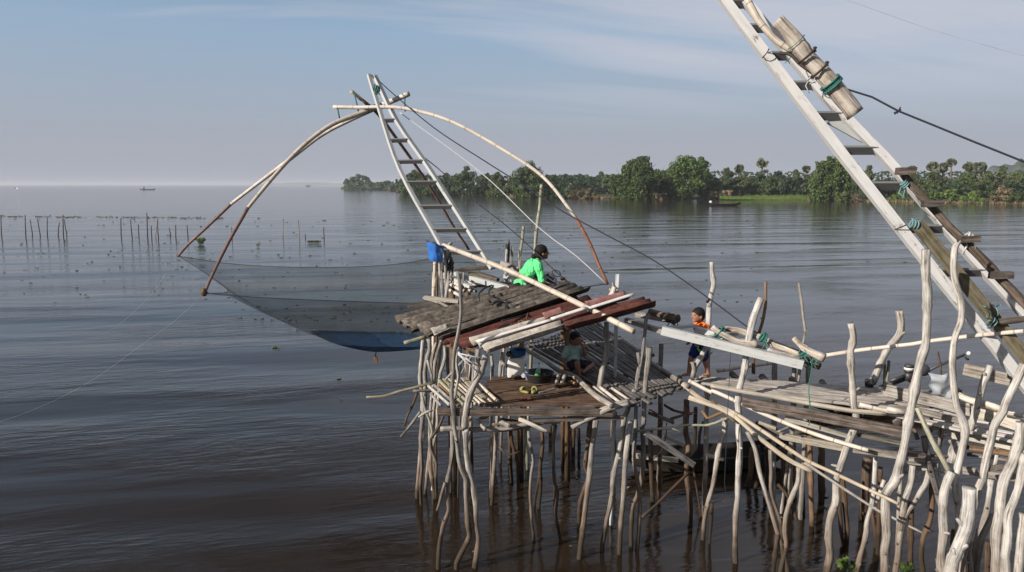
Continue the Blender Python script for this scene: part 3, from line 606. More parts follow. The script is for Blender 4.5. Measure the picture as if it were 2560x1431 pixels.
# bamboo floor to the back, between hut and boardwalk
bf = thing('bamboo_floor', W(1500, 930, 2.28), 'shaded floor of bamboo slats darkened for the roof shade that the small child sits on', 'bamboo floor')
ZB = 2.3
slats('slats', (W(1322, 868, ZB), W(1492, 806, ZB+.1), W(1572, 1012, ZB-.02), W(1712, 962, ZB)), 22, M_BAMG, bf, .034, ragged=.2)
for t, nm in (('h 370,275 620,420 800,545 1000,620 1240,840 1480,1000', 'edge_pole'), ('h 1150,0 1450,70 1800,290 2000,460 2460,750', 'far_edge_pole')):
    px = tr(t); pts = [W(x, y, ZB+.05) for x, y in px]
    bm = nb(); p_, r_ = spline(pts, [.036]*len(pts), .1); tube(bm, p_, r_, 9, .05); mk(nm, bm, M_GREY, bf)  # poles greyed like the slats, roof shade put into their colour
bm = nb()
for k in range(5): tube(bm, [W(1355+k*52, 868+k*30, ZB-.09), W(1500+k*50, 812+k*33, ZB-.09)], .04, 8)
mk('joists', bm, M_DARKB, bf)
board('K -20,-60 60,10', 5, 10.2, 10.2, .02, 'grey slat end on the bamboo floor', name='wood_scrap')
for t, a, D0, D1, m, lb in [('h 1260,850 1490,1000', 13, 9.9, 9.25, M_BAMY, 'yellow bamboo end lying at the front of the bamboo floor'),
     ('h 1250,760 1530,990', 9, 9.9, 9.3, M_BAM, 'pale slat end beside the yellow bamboo end'), ('h 1330,760 1600,965', 9, 9.85, 9.3, M_BAM, 'second pale slat end pointing at the thick grey log'),
     ('h 1480,770 1700,920', 7, 9.8, 9.4, M_BAM, 'thin sunlit slat end near the forked white trunk')]:
    pole(t, a, a*.9, D0, D1, lb, 'slat_end', 'bamboo', m)
fw = thing('firewood_pile', W(1430, 985, 2.2), 'small pile of split sticks under the edge of the bamboo floor', 'firewood')
for t, w, m in [('h 800,610 770,700',9,M_LOG),('h 880,610 840,700',9,M_LOG),('h 960,770 1010,900',9,M_BAMY),('h 1030,780 1180,930',10,M_PALEB),('h 940,680 1040,720',8,M_ORANGE),('h 860,770 880,830',8,M_ORANGE),('h 790,760 785,820',8,M_LOG),('h 1060,740 1220,850',8,M_ORANGE),('h 1270,860 1230,990',8,M_PALEB)]:
    pole(t, w, w*.9, 10.35, 10.2, None, 'split_stick', None, m, fw, .2, .05)
pole('h 720,740 820,735 1010,690', 9, 11, 10.25, 10.5, 'dark brown log with a reddish cut end by the firewood', 'short_log', 'log', M_BROWN, None, .15, .1)
# roof sheets
def sheet(label, c, waves, mat, amp=.05, name='corrugated_sheet', lift=0.0, nu=10, seed=0, cat='roof sheet'):
    """c: ((px,py,D) back-left, back-right, front-right, front-left); ridges run left-right"""
    q = [P(975+k[0]/3.367, 575+k[1]/3.367, k[2])+V((0,0,lift)) for k in c]
    bm = nb(); nvv = waves*6; nrm = (q[1]-q[0]).cross(q[3]-q[0]).normalized()
    if nrm.z < 0: nrm = -nrm
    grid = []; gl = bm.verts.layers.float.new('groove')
    for i in range(nu+1):
        row = []
        for j in range(nvv+1):
            u, v = i/nu, j/nvv
            jag = .03*mnoise.noise(V((j*.33+seed, i*.9, seed))) if i in (0, nu) else 0
            p = (q[0]*(1-u-jag)+q[1]*(u+jag))*(1-v) + (q[3]*(1-u-jag)+q[2]*(u+jag))*v
            p = p + nrm*(amp*math.cos(v*waves*6.2832)+.012*mnoise.noise(V((u*4+seed, v*4, seed))))
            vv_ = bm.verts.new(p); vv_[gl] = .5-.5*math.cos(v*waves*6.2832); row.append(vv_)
        grid.append(row)
    for i in range(nu):
        for j in range(nvv): bm.faces.new((grid[i][j], grid[i+1][j], grid[i+1][j+1], grid[i][j+1]))
    o = mk(name, bm, mat, None, True, label, cat)
    s = o.modifiers.new('thick', 'SOLIDIFY'); s.thickness = .012; s.offset = -1
    return o
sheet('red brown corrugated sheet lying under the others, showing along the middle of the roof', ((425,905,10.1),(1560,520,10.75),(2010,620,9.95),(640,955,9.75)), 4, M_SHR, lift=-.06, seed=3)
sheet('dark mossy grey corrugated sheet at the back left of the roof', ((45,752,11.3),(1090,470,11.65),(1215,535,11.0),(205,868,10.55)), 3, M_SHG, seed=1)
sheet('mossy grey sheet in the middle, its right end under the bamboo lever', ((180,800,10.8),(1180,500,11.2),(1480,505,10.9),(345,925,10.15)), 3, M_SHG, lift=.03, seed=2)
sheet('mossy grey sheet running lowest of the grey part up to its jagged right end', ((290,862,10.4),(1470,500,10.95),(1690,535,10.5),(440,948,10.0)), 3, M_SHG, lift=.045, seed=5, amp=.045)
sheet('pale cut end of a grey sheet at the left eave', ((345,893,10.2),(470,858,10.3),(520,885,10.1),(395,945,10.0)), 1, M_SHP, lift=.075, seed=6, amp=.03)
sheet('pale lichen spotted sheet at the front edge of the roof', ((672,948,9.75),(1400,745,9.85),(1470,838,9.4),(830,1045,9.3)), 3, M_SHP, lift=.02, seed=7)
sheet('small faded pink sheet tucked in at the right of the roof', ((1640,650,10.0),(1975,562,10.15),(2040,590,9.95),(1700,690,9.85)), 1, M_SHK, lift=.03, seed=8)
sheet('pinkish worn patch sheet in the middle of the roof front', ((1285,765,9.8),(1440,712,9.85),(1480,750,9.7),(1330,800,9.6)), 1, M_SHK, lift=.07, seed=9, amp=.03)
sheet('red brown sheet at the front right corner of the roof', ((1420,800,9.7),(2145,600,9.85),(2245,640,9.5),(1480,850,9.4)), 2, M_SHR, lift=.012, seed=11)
def cap(label, t, D0, D1, w):
    bm = nb(); px = tr(t); a, b = P(*px[0], D0)+V((0,0,.07)), P(*px[-1], D1)+V((0,0,.07)); r = w*mpp(D0)/2
    sect = [(math.cos(x)*r, math.sin(x)*r*1.3) for x in [-.2+.44*k for k in range(9)]]
    T, N = frames([a, b]); k = 8
    sect2 = [(s*.75, c) for c, s in [(math.cos(-.3+.47*j)*r*1.2, math.sin(-.3+.47*j)*r*1.1) for j in range(9)]]
    sweep(bm, [a.lerp(b, q/k) for q in range(k+1)], lambda i: sect2, True, r)
    return mk('ridge_strip', bm, M_SHW, None, True, label, 'roof strip')
cap('longest bright white strip lying along the roof front', 'z 1192,868 1385,812', 9.5, 9.62, 11)
cap('upper bright white strip lying on the roof near its right end', 'z 1462,788 1585,749', 9.7, 9.85, 11)
cap('middle white strip on the pink part of the roof', 'z 1378,812 1465,784', 9.55, 9.68, 12)
# black hoses lying on the roof
def onroof(x, y):
    return 11.45-(y-700)/190*2.1
hs = [('i 1225,430 1215,370 1240,310 1330,250 1400,240 1350,300 1345,350 1400,410 1500,430 1570,440', 5, 'big loose loop of black hose at the upper left of the roof'),
 ('i 1380,480 1450,440 1570,450 1560,520 1600,560 1720,480 1900,420 2100,280', 8, 'thick black hose running up across the grey sheets'),
 ('i 1500,690 1700,640 1840,600 2000,480 2200,470 2300,510', 4, 'thin black line wandering over the red sheet'),
 ('i 1470,850 1460,790 1540,740 1640,740 1620,790 1560,800 1520,770 1600,730', 4, 'small tangle of wire on the pale sheet'),
 ('i 1840,580 1830,680 1900,760 2050,820 2200,810 2260,770 2100,790 1900,740 1740,690 1730,720 1830,780', 5, 'rusty brown wire looping over the front of the roof'),
 ('i 2370,340 2300,470 2260,530 2280,590 2360,590 2420,560 2430,520 2350,510 2290,540', 4, 'round loop of black wire hanging from the long bamboo lever'),
 ('j 1930,740 2000,700 2090,770 2060,830 1960,800 1950,730 2050,790 2150,840', 5, 'coil of black hose at the top of the roof beside the woman')]
for t, w, lb in hs:
    px = tr(t); pts = []
    for x, y in px:
        D = onroof(x, y); pts.append(P(x, y, D)+V((0, -.07, .085)))
    bm = nb(); p_, r_ = spline(pts, [w/2*mpp(10)]*len(pts), .04); tube(bm, p_, r_, 6)
    mk('hose', bm, M_ROPEB if 'rusty' not in lb else M_BROWN, label=lb, cat='hose')
# bone-like gnarled stump and square post at the roof's right
post('k 935,160 930,330', 9, 9, 'square grey post end behind the roof\'s right side', 10.6, 0, M_WGREY, drop=True, stubs=0, name='post_end')
post('k 900,190 880,260 850,320', 14, 15, 'gnarled pale stump beside the square post end at the roof\'s right', 10.5, 0, M_LOG, drop=False, stubs=4, name='gnarled_stump', rough=.3)
# ------------------------------------------------------------------ upper platform with the lever ladder's foot
up = thing('upper_platform', W(1200, 700, 3.3), 'small raised platform of grey planks behind the roof where the woman sits', 'platform')
planks('platform_planks', (P(1160,705,13.2), P(1120,718,12.2), P(1420,705,13.2), P(1420,716,12.2)), 5, M_DARKB, up, ragged=.15)
bm = nb()
for px, py, D in ((1130,715,12.3),(1300,720,12.3),(1420,716,12.3),(1170,700,13.1),(1410,700,13.1)):
    a = P(px, py, D); tube(bm, [a, V((a.x, a.y, 1.5)), V((a.x+.03, a.y, -.4))], .05, 8, .1, px)
mk('platform_legs', bm, M_BROWN, up)
board('A 640,990 1480,900', 11, 13.0, 13.2, .08, mat=M_DARKB, name='rear_beam', parent=up)
board('A 930,1050 1480,1140', 9, 12.7, 12.6, .12, 'mossy plank on the raised platform', mat=M_MOSS)
board('A 1200,1060 1560,1180', 7, 12.65, 12.5, .1, 'dark plank beside the mossy one on the raised platform', mat=M_DARKB)
board('A 1620,810 1990,960', 10, 13.0, 12.8, .05, 'pale broken board leaning behind the raised platform', mat=M_GREY)
board('A 1870,900 1990,960', 10, 12.9, 12.8, .06, 'short weathered block left of the greenish stick', mat=M_PALEB)
for t, a, b, D, m, lb in [('A 230,800 225,1000 210,1200 205,1420', 9, 9, 11.9, M_BAM, 'pale jointed bamboo post below the blue cloth'),
   ('A 330,780 335,950 350,1150 385,1420', 8, 8, 11.8, M_POST, 'smooth pale post right of the jointed bamboo post'),
   ('A 575,1020 530,1200 480,1420', 8, 8, 11.75, M_POST, 'leaning pale prop below the lever\'s left end'),
   ('A 320,490 245,600 265,700 285,790', 6, 6, 11.85, M_GREEN, 'crooked branch hooked over the blue cloth'),
   ('A 590,390 530,430 500,620 450,820 455,960', 8, 7, 11.8, M_POST, 'forked pale post carrying the left end of the bamboo lever'),
   ('A 820,1230 810,1420', 5, 5, 11.6, M_POST, 'short thin post above the roof\'s back edge'),
   ('A 270,830 280,1000 275,1200', 6, 6, 12.3, M_BROWN, 'dark post behind the two pale ones under the blue cloth')]:
    post(t, a, b, lb, D, 0, m, drop=True, stubs=0, group='posts around the raised platform') if 'branch' not in lb else pole(t, a, b, D, D, lb, 'crooked_branch', 'branch', m, None, .12, .1)
board('i 300,440 700,390', 13, 11.5, 11.5, .05, 'dark plank end sticking out left below the raised platform', mat=M_DARKB)
board('i 520,330 950,380', 9, 11.3, 11.2, .06, 'pale split plank on top of the dark plank end', mat=M_PALEB)
board('i 500,330 690,390', 5, 11.3, 11.25, .04, 'thin pale lath under the pale split plank', mat=M_PALEB)
board('i 690,375 820,445', 6, 11.25, 11.2, .05, 'short dark edged lath pointing at the roof', mat=M_GREY)
bb = thing('bamboo_bundle', P(1180, 730, 11.6), 'bundle of short bamboo offcuts with dark discs for hollow ends behind the roof', 'bamboo')
for k in range(9):
    x, y = 1152+(k % 4)*12+rng.uniform(-3,3), 716+(k//4)*11+rng.uniform(-2,2)
    a, b = P(x, y, 11.55), P(x-40, y-22, 12.3)
    bm = nb(); tube(bm, [a, b], .028, 9); mk('offcut', bm, M_BAM, bb)
    bm = nb(); tube(bm, [a+(a-b).normalized()*.004, a+(b-a)*.01], .02, 9); mk('hollow_shade', bm, M_METD, bb)  # dark disc painted as the shade inside a hollow end
# long lever: ladder + frame + counterweight
ld = thing('lever_ladder', P(1160, 650, 12.5), 'tapering white ladder mast of the lift net rising from behind the roof', 'ladder')
def D1_(y): return 12.4+(668-y)/481*1.8
LR = [(922,187),(945,262),(1000,425),(1098,605),(1122,660)]; RR = [(937,190),(990,300),(1062,405),(1130,510),(1212,640),(1230,672)]
def railx(rl, y):
    for (x0,y0),(x1,y1) in zip(rl, rl[1:]):
        if y <= y1: return x0+(x1-x0)*(y-y0)/(y1-y0)
    return rl[-1][0]
for rl, w in ((LR, .062), (RR, .075)):
    bm = nb(); pts = [P(x, y, D1_(y)) for x, y in rl]
    p_, _ = spline(pts, [0]*len(pts), .3)
    T, N = frames(p_); sec = [(-.03,-w/2),(.03,-w/2),(.03,w/2),(-.03,w/2)]
    # keep the wide face towards the water side
    def fr_(pp):
        out = []
        for a in pp: out.append(a)
        return out
    sweep(bm, p_, lambda i: sec, True, .04); mk('rail', bm, M_WGREY, ld, False)
for y in (302, 352, 405, 458, 518, 576, 632):
    bm = nb(); a, b = P(railx(LR, y), y, D1_(y)), P(railx(RR, y), y-1, D1_(y)); box(bm, a, b, .075, .03, V((0,-.62,.78)), .003)
    mk('rung', bm, M_RUNG, ld, False)
bm = nb(); box(bm, P(925,190,14.22), P(940,196,14.18), .06, .09); mk('tip_block', bm, M_DARKB, ld, False)
# frame of the lever reaching back to the right with its counterweight
fm = thing('counterweight_lever', P(1700, 840, 9.9), 'grey white wooden frame of the lever reaching right to tied logs', 'frame')
def seg(t, h, D0, D1, nm, mat=M_WGREY, th=.09, up=V((0,0,1))):
    px = tr(t); bm = nb(); box(bm, P(*px[0], D0), P(*px[-1], D1), h*mpp((D0+D1)/2), th, up, .003, .25); return mk(nm, bm, mat, fm, False)
seg('z 1655,826 2008,912', 22, 9.75, 9.05, 'front_beam')
seg('z 1138,685 1275,722', 12, 12.2, 11.6, 'front_beam_far')
seg('z 1262,690 1420,722', 10, 12.6, 12.0, 'rear_beam_far')
seg('z 1565,800 1660,830', 11, 10.2, 9.8, 'front_beam_shaded', M_GREY)  # front beam's run under the roof; shade put into a greyer material
seg('z 1590,786 1690,803', 12, 10.6, 10.25, 'rear_beam_shaded', M_GREY)  # rear beam's shaded stretch, its shade painted by greyer wood
seg('z 1740,824 1790,835', 13, 10.2, 10.0, 'rear_beam')
seg('z 1780,832 2000,900', 14, 10.05, 9.4, 'rear_beam_lower')
seg('z 1654,823 1737,814', 7, 9.85, 10.2, 'cross_rung')
seg('z 1765,846 1840,833', 9, 9.7, 10.0, 'second_cross_rung')
seg('z 1990,900 2025,897', 14, 9.1, 9.3, 'end_block', M_GREY)
seg('A 390,1020 800,1240', 8, 12.0, 11.7, 'side_beam')
seg('A 780,1230 1000,1330', 7, 11.7, 11.5, 'side_beam_end')
def lg(t, w0, w1, D0, D1, lb, mat=M_LOG, nm='counterweight_log'):
    return pole(t, w0, w1, D0, D1, lb, nm, 'log', mat, None, .12, .12, knobs=True, step=.05, seg=12)
lg('l 920,500 1000,560 1110,620 1250,690 1400,720 1495,725', 15, 20, 9.75, 9.55, 'forked bleached log with a dark cut end tied across the lever frame')
lg('l 1090,525 1250,545 1390,590 1560,640 1720,730 1900,790 2050,860', 15, 19, 9.85, 9.3, 'longest bleached log of the counterweight, lying behind the others')
lg('l 1965,640 2060,740 2180,820 2350,900', 11, 25, 9.2, 8.95, 'short thick bleached log with a pointed branch at the very end of the lever')
lg('l 1660,800 1850,850 2050,910', 11, 12, 9.3, 9.15, 'thin grey pole lying under the counterweight logs', M_GREY)
lg('l 2080,900 2180,960 2290,1000', 20, 20, 9.3, 9.1, 'dark log hanging in shade under the lever\'s end', M_BROWN)
pole('l 120,300 250,340 400,380 490,392', 15, 20, 10.4, 10.0, 'dark charred log lashed to the shaded part of the lever frame', 'dark_log', 'log', M_DARKB, None, .2, .1, seg=12)
pole('z 1107,613 1250,668 1330,704 1452,762 1585,829', 11, 15, 11.85, 9.15, 'long bamboo lever pole running from the forked post down across the roof', 'bamboo_lever', 'pole', M_BAM, seg=12)
# long poles at the lower right of the bamboo floor
pole('z 1722,952 1780,982 f 0,600 160,665 650,890 1250,1130 1800,1305 2000,1360', 10, 11, 10.0, 8.6, 'sunlit white bamboo pole with a brown end crossing below the boardwalk edge')
pole('l 540,1225 800,1430 c 110,105 370,270 700,490 960,615 1328,790 d 245,795 385,865', 11, 9, 10.0, 7.95, 'long yellowish bamboo pole slanting down right in front of the stilts', mat=M_BAMY)
pole('c -260,-20 80,110 330,320 560,490 760,592', 13, 12, 9.75, 9.0, 'thick grey split pole with a broken end just below the yellowish one', 'split_pole', 'pole', M_PALEB, None, .15, .08)
pole('c 700,520 940,680 1328,930 d 250,930 380,1000 480,1050 590,1105', 8, 6, 9.0, 8.3, 'thin grey pole with an orange tip slanting lowest down right', 'thin_pole', 'pole', M_GREY, None, .06, .03)
# ------------------------------------------------------------------ boardwalk
bw = thing('boardwalk', W(2050, 1000, 2.25), 'weathered boardwalk of grey bamboo slats running to the right edge', 'boardwalk')
ZW = 2.3
slats('deck_slats', (W(1810,940,ZW), W(1800,972,ZW), W(2330,985,ZW), W(2500,1100,ZW)), 1, M_GREY, bw, .01)
bpy.data.objects.remove(bw.children[0])
slats('deck_slats', (W(1775,948,ZW), W(1782,964,ZW), W(2330,978,ZW), W(2290,1040,ZW)), 13, M_SLAT, bw, .05, ragged=.35, half=.45)
slats('right_slats', (W(2200,985,ZW-.03), W(2210,1035,ZW-.03), W(2860,1085,ZW-.03), W(2920,1195,ZW-.03)), 9, M_SLAT, bw, .05, ragged=.1, half=.45)
pole('f -20,535 420,615 900,700 1400,790 1800,855 2220,890', 10, 14, 9.42, 8.75, None, 'edge_pole', None, M_PALEB, bw, .1, .05)
pole('f 1880,775 2200,850 2500,880 J 100,640 280,680', 12, 13, 8.85, 8.5, None, 'front_bamboo', None, M_BAM, bw)
bm = nb()
for k in range(7):
    x = 1830+k*75; a, b = W(x, 935+k*7, ZW-.1), W(x+40, 975+k*17, ZW-.1)
    tube(bm, [a, b], .05, 8, .1, k)
mk('joists', bm, M_DARKB, bw)
board('f 400,740 2440,1130', 27, 9.35, 8.55, .05, 'thick dark plank on edge under the boardwalk front', mat=M_DARKB, jit=.012)
board('f 930,945 1730,1180', 14, 9.3, 9.0, .04, 'tapered pale plank wedged below the thick dark one', mat=M_PALEB, taper=.3)
board('f 860,1170 1680,1325', 17, 9.25, 8.95, .05, 'greenish grey plank with nail holes held by the knobbly pale post', mat=M_PALEB)
board('f 1800,1340 2480,1440', 17, 8.85, 8.55, .05, 'grey plank continuing right at the same height behind the thickest bent post', mat=M_GREY)
board('f 560,1010 870,1150', 12, 9.5, 9.35, .05, 'dark plank end behind the white bamboo pole', mat=M_DARKB)
board('f 1860,1160 2420,1270', 9, 8.95, 8.7, .05, 'mossy yellow lath under the dark plank right of the knobbly pale post', mat=M_MOSS)
board('f 600,1000 820,1080', 8, 9.4, 9.3, .05, 'chewed pale plank end under the white bamboo pole', mat=M_PALEB)
pole('K 600,770 700,730 820,680', 6, 7, 9.15, 9.3, 'short grey log end lying on the greenish plank', 'log_end', 'log', M_GREY)
pole('K 870,790 960,780 1090,800', 9, 10, 9.05, 9.15, 'hollow dark bamboo end lying on the greenish plank', 'bamboo_end', 'bamboo', M_DARKB)
pole('f 0,730 150,860 300,1000', 10, 8, 9.7, 9.5, 'dark pole in the shade behind the yellowish bamboo pole', 'shaded_pole', 'pole', M_BROWN)
# planks at the right
for t, h, D0, D1, th, m, lb in [('J 50,420 1010,650', 30, 9.6, 8.6, .03, M_GREY, 'long grey board on edge along the back of the boardwalk'),
   ('J 440,660 900,770', 14, 8.75, 8.5, .05, M_GREY, 'grey plank at the boardwalk edge below the long board'),
   ('J 1110,670 1610,840', 30, 8.55, 8.1, .03, M_PALEB, 'uppermost pale wall plank at the right behind the bone white posts'),
   ('J 750,820 900,980', 26, 8.6, 8.5, .03, M_PALEB, 'short pale plank piece right of the thin upright'),
   ('J 1000,920 1610,1060', 32, 8.5, 8.05, .03, M_PALEB, 'second pale wall plank at the right under the dark gap'),
   ('J 960,1060 1560,1150', 12, 8.5, 8.1, .05, M_BROWN, 'brown weathered lath below the pale wall planks'),
   ('J 980,1140 1540,1220', 9, 8.55, 8.15, .05, M_DARKB, 'lowest dark lath of the plank wall at the right'),
   ('J 200,1135 500,1160', 9, 8.3, 8.3, .05, M_DARKB, 'dark lath crossing the thickest bent post'),
   ('J 310,1210 640,1250', 18, 8.55, 8.45, .05, M_GREY, 'grey plank between thickest bent post and bamboo stub'),
   ('J 920,1320 1600,1420', 19, 8.4, 8.0, .05, M_GREY, 'grey plank low at the right crossing behind the long leaning post'),
   ('J 1110,1330 1430,1260', 13, 7.95, 7.7, .05, M_DARKB, 'brown plank end slanting up right in front of the long leaning post'),
   ('J 940,190 1600,350', 30, 9.2, 8.6, .03, M_GREY, 'loose grey board with a slanted end below the foot of the white ladder'),
   ('J 440,440 545,450', 7, 9.9, 9.8, .04, M_ORANGE, 'orange brown lath behind the long grey board'),
   ('J 1420,250 1500,290', 12, 8.7, 8.6, .05, M_GREY, 'small block under the foot of the white ladder')]:
    board(t, h, D0, D1, th, lb, mat=m, jit=.01)
pole('J 870,480 1000,540 1200,590 1350,640', 15, 17, 8.55, 8.2, 'white split log laid on top of the pale wall plank', 'split_log', 'log', M_LOG, None, .25, .1)
pole('J 1330,660 1450,690 1610,710', 11, 12, 8.15, 8.0, 'grey log end at the right edge on the pale wall plank', 'split_log', 'log', M_LOG, None, .2, .1)
bm = nb()                                                       # crumpled film
c0, c1, c2, c3 = P(2317,932,9.3), P(2385,925,9.2), P(2383,1000,9.25), P(2325,988,9.35); n = 12; g = []
for i in range(n+1):
    row = []
    for j in range(n+1):
        u, v = i/n, j/n; p = (c0*(1-u)+c1*u)*(1-v)+(c3*(1-u)+c2*u)*v
        row.append(bm.verts.new(p+V((mnoise.noise(p*9)*.03, mnoise.noise(p*7+V((3,3,3)))*.12, mnoise.noise(p*8)*.02-.04*math.sin(u*3.14)*(1-v)))))
    g.append(row)
for i in range(n):
    for j in range(n): bm.faces.new((g[i][j], g[i+1][j], g[i+1][j+1], g[i][j+1]))
mk('plastic_sheet', bm, M_FILM, label='crumpled clear plastic sheet hanging behind the long grey board', cat='plastic sheet')
# ------------------------------------------------------------------ big white ladder on the right
wl = thing('lever_ladder', P(2560, 980, 8.5), 'big white ladder mast crossing the upper right of the photo', 'ladder')
def D2_(y): return 8.45+(960-y)/960*1.1
LB = [(1545,-370),(1775,-50),(1811,0),(2038,300),(2289,620),(2490,870),(2560,960),(2600,1012)]; RB = [(1575,-370),(1818,-50),(1868,10),(2017,189),(2092,272),(2207,389),(2304,500),(2430,645),(2560,785),(2640,872)]
for rl, w in ((LB, .115), (RB, .10)):
    pts = [P(x, y, D2_(y)) for x, y in rl]; bm = nb()
    ax = (pts[-1]-pts[0]).normalized(); upv = V((0,-1,0)); u = (upv-ax*ax.dot(upv)).normalized(); b = ax.cross(u)
    p_, _ = spline(pts, [0]*len(pts), .35); uvl = bm.loops.layers.uv.verify()
    sec = lambda i: [(-.05,-w/2),(.05,-w/2),(.05,w/2),(-.05,w/2)]
    T, N = frames(p_)
    rings = []
    for q in p_: rings.append([bm.verts.new(q+b*c*(w/2)+u*a*.05+V((0,0,rng.uniform(-.002,.002)))) for a, c in ((-1,-1),(1,-1),(1,1),(-1,1))])
    s = 0
    for i in range(len(p_)-1):
        l = (p_[i+1]-p_[i]).length
        for j in range(4):
            k = (j+1) % 4; f = bm.faces.new((rings[i][j], rings[i][k], rings[i+1][k], rings[i+1][j]))
            for lp, (uu, vv) in zip(f.loops, ((j*.1, s),(j*.1+.1, s),(j*.1+.1, s+l),(j*.1, s+l))): lp[uvl].uv = (uu, vv)
        s += l
    bm.faces.new(rings[0][::-1]); bm.faces.new(rings[-1]); bmesh.ops.recalc_face_normals(bm, faces=bm.faces)
    mk('rail', bm, M_WHITE, wl, False)
def rx(rl, y):
    for (x0,y0),(x1,y1) in zip(rl, rl[1:]):
        if y <= y1: return x0+(x1-x0)*(y-y0)/(y1-y0)
    return rl[-1][0]
for y, m in [(k, M_RUNG) for k in (-265,-190,-120,-55,10,71,140,214,290,376,465,572,681)]:
    bm = nb(); a, b = P(rx(LB,y)+8, y, D2_(y)), P(rx(RB,y)-4, y, D2_(y)); box(bm, a, b, .11, .04, V((0,-.62,.78)), .003); mk('rung', bm, m, wl, False)
bm = nb(); box(bm, P(2073,300,D2_(300)+.06), P(2186,362,D2_(362)+.06), .1, .03, V((0,.1,1)), .004); mk('diagonal_brace', bm, M_WGREY, wl, False)
board('z 2292,560 2420,730 2580,915', 32, 8.75, 8.3, .05, 'broad mossy brown plank tied along the inside of the big white ladder', mat=M_MOSS, name='mossy_plank')
pole('z 2255,430 2284,468 2328,515 2373,568 2412,605 2470,662 2506,702 2590,790', 18, 23, 8.8, 8.2, 'rough dark log lashed along the right rail of the big white ladder', 'dark_log', 'log', M_DARKB, None, .2, .1, seg=12)
for i, (x, y, w, lb) in enumerate([(2264,428,44,'topmost dark wooden cleat on the log along the big ladder'),(2331,509,50,'second dark wooden cleat down the log along the big ladder'),(2421,597,48,'dark wooden cleat tied with white cord on the log'),(2502,688,54,'lowest reddish brown cleat on the log along the big ladder')]):
    D = 8.72-.12*i; bm = nb(); box(bm, P(x-w/2,y+1,D-.05), P(x+w/2,y,D-.05), 17*mpp(D), .09, V((0,0,1)), .012, .05); mk('cleat', bm, M_DARKB, None, False, lb, 'cleat')
pole('e 1170,690 1300,675 1431,660 1520,655', 17, 15, 8.4, 8.2, 'dark log crosspiece tied low on the big white ladder', 'dark_log', 'log', M_DARKB, None, .15, .1)
pole('m 770,250 900,380 1050,560 1250,800 1450,1030 1600,1210 1720,1370', 33, 43, 8.75, 8.5, 'heavy bleached log strapped high on the big white ladder as a counterweight', 'counterweight_log', 'log', M_LOG, None, .2, .12, knobs=True, seg=16, step=.05)
pole('m 1000,560 1090,660 1180,760', 26, 20, 8.75, 8.7, 'shorter dark ended log piece strapped beside the heavy bleached one', 'counterweight_log', 'log', M_LOG, None, .2, .1, seg=12)
pole('m 400,-60 440,30 545,230 640,350 740,460 850,545 965,610', 17, 15, 9.25, 9.0, 'smooth pale bamboo pole tied between the rails at the top of the big white ladder', mat=M_BAM)
# ------------------------------------------------------------------ lift net
DA, DB, DC, DD, DX = 16.5, 12.0, 12.0, 16.5, 14.2
net = thing('lift_net', P(940, 880, 14.2), 'lift net hanging from four curved bamboo arms over the water', 'fishing net')
def arm(t, wb, wt, D0, D1, brown):
    px = tr(t); s = arclen(px); n = len(px)
    k = brown
    def part(px_, s_, nm, mat, par):
        pts = [P(x, y, D0+(D1-D0)*q) for (x, y), q in zip(px_, s_)]; rad = [(wb+(wt-wb)*q)/2*mpp(D0+(D1-D0)*q) for q in s_]
        p_, r_ = spline(pts, rad, .12); bm = nb(); tube(bm, p_, r_, 9, .03); return mk(nm, bm, mat, par)
    a = part(px[:k+1], s[:k+1], 'bamboo_arm', M_BAM, net)
    part(px[k:], s[k:], 'arm_tip', M_BAMB, a)
arm('z 1022,235 975,255 940,270 870,302 800,340 720,402 650,455 578,510 510,575 470,612 445,641', 13, 6, DX, DA, 7)
arm('z 955,268 935,272 880,292 830,312 775,350 722,400 665,465 620,520 572,605 530,690 510,737', 12, 7, DX, DB, 7)
arm('z 834,268 900,269 975,268 1040,277 1130,305 1250,370 1360,445 1440,545 1475,610 1500,670 1519,711', 9, 8, DX, DC, 7)
arm('z 876,226 905,250 945,285 990,345 1040,415 1090,490 1130,560 1172,624', 9, 6, DX, DD, 1)
for t, D in (('q 440,440 470,560 495,680', 14.1), ('q 220,600 240,700 255,770', 14.2), ('q 1085,460 1082,560 1088,660', 14.1)):
    bm = nb(); px = tr(t); tube(bm, [P(x,y,D) for x,y in px], .014, 6); mk('tie_cord', bm, M_ROPEG, net)
bm = nb()
for k in range(5): ell(bm, P(940+rng.uniform(-6,10), 266+rng.uniform(-8,8), 14.15), (.06,.06,.05))
mk('apex_lashing', bm, M_ROPEB, net)
def crv(px, D0, D1):
    s = arclen(px); pts = [P(x, y, D0+(D1-D0)*q) for (x,y),q in zip(px, s)]
    return pts
def at(pts, t):
    q = t*(len(pts)-1); i = min(int(q), len(pts)-2); return pts[i].lerp(pts[i+1], q-i)
def res(pts, n): p_, _ = spline(pts, [0]*len(pts), .05); return [at(p_, i/n) for i in range(n+1)]
NU = 48
eAD = res(crv([(447,641),(600,662),(800,669),(1000,660),(1172,626)], DA, DD), NU)
eBC = res(crv([(510,734),(650,744),(800,751),(1080,758),(1300,742),(1518,710)], DB, DC), NU)
eAB = res(crv([(447,641),(525,690),(567,722),(560,733),(510,734)], DA, DB), NU)
eDC = res(crv([(1172,626),(1210,690),(1300,725),(1420,722),(1518,710)], DD, DC), NU)
NC = P(940, 879, 14.2)
NCC = (at(eAD,.5)+at(eBC,.5)+at(eAB,.5)+at(eDC,.5))*.5-(eAD[0]+eAD[-1]+eBC[0]+eBC[-1])*.25
NC2 = V((NC.x, NC.y, NCC.z))
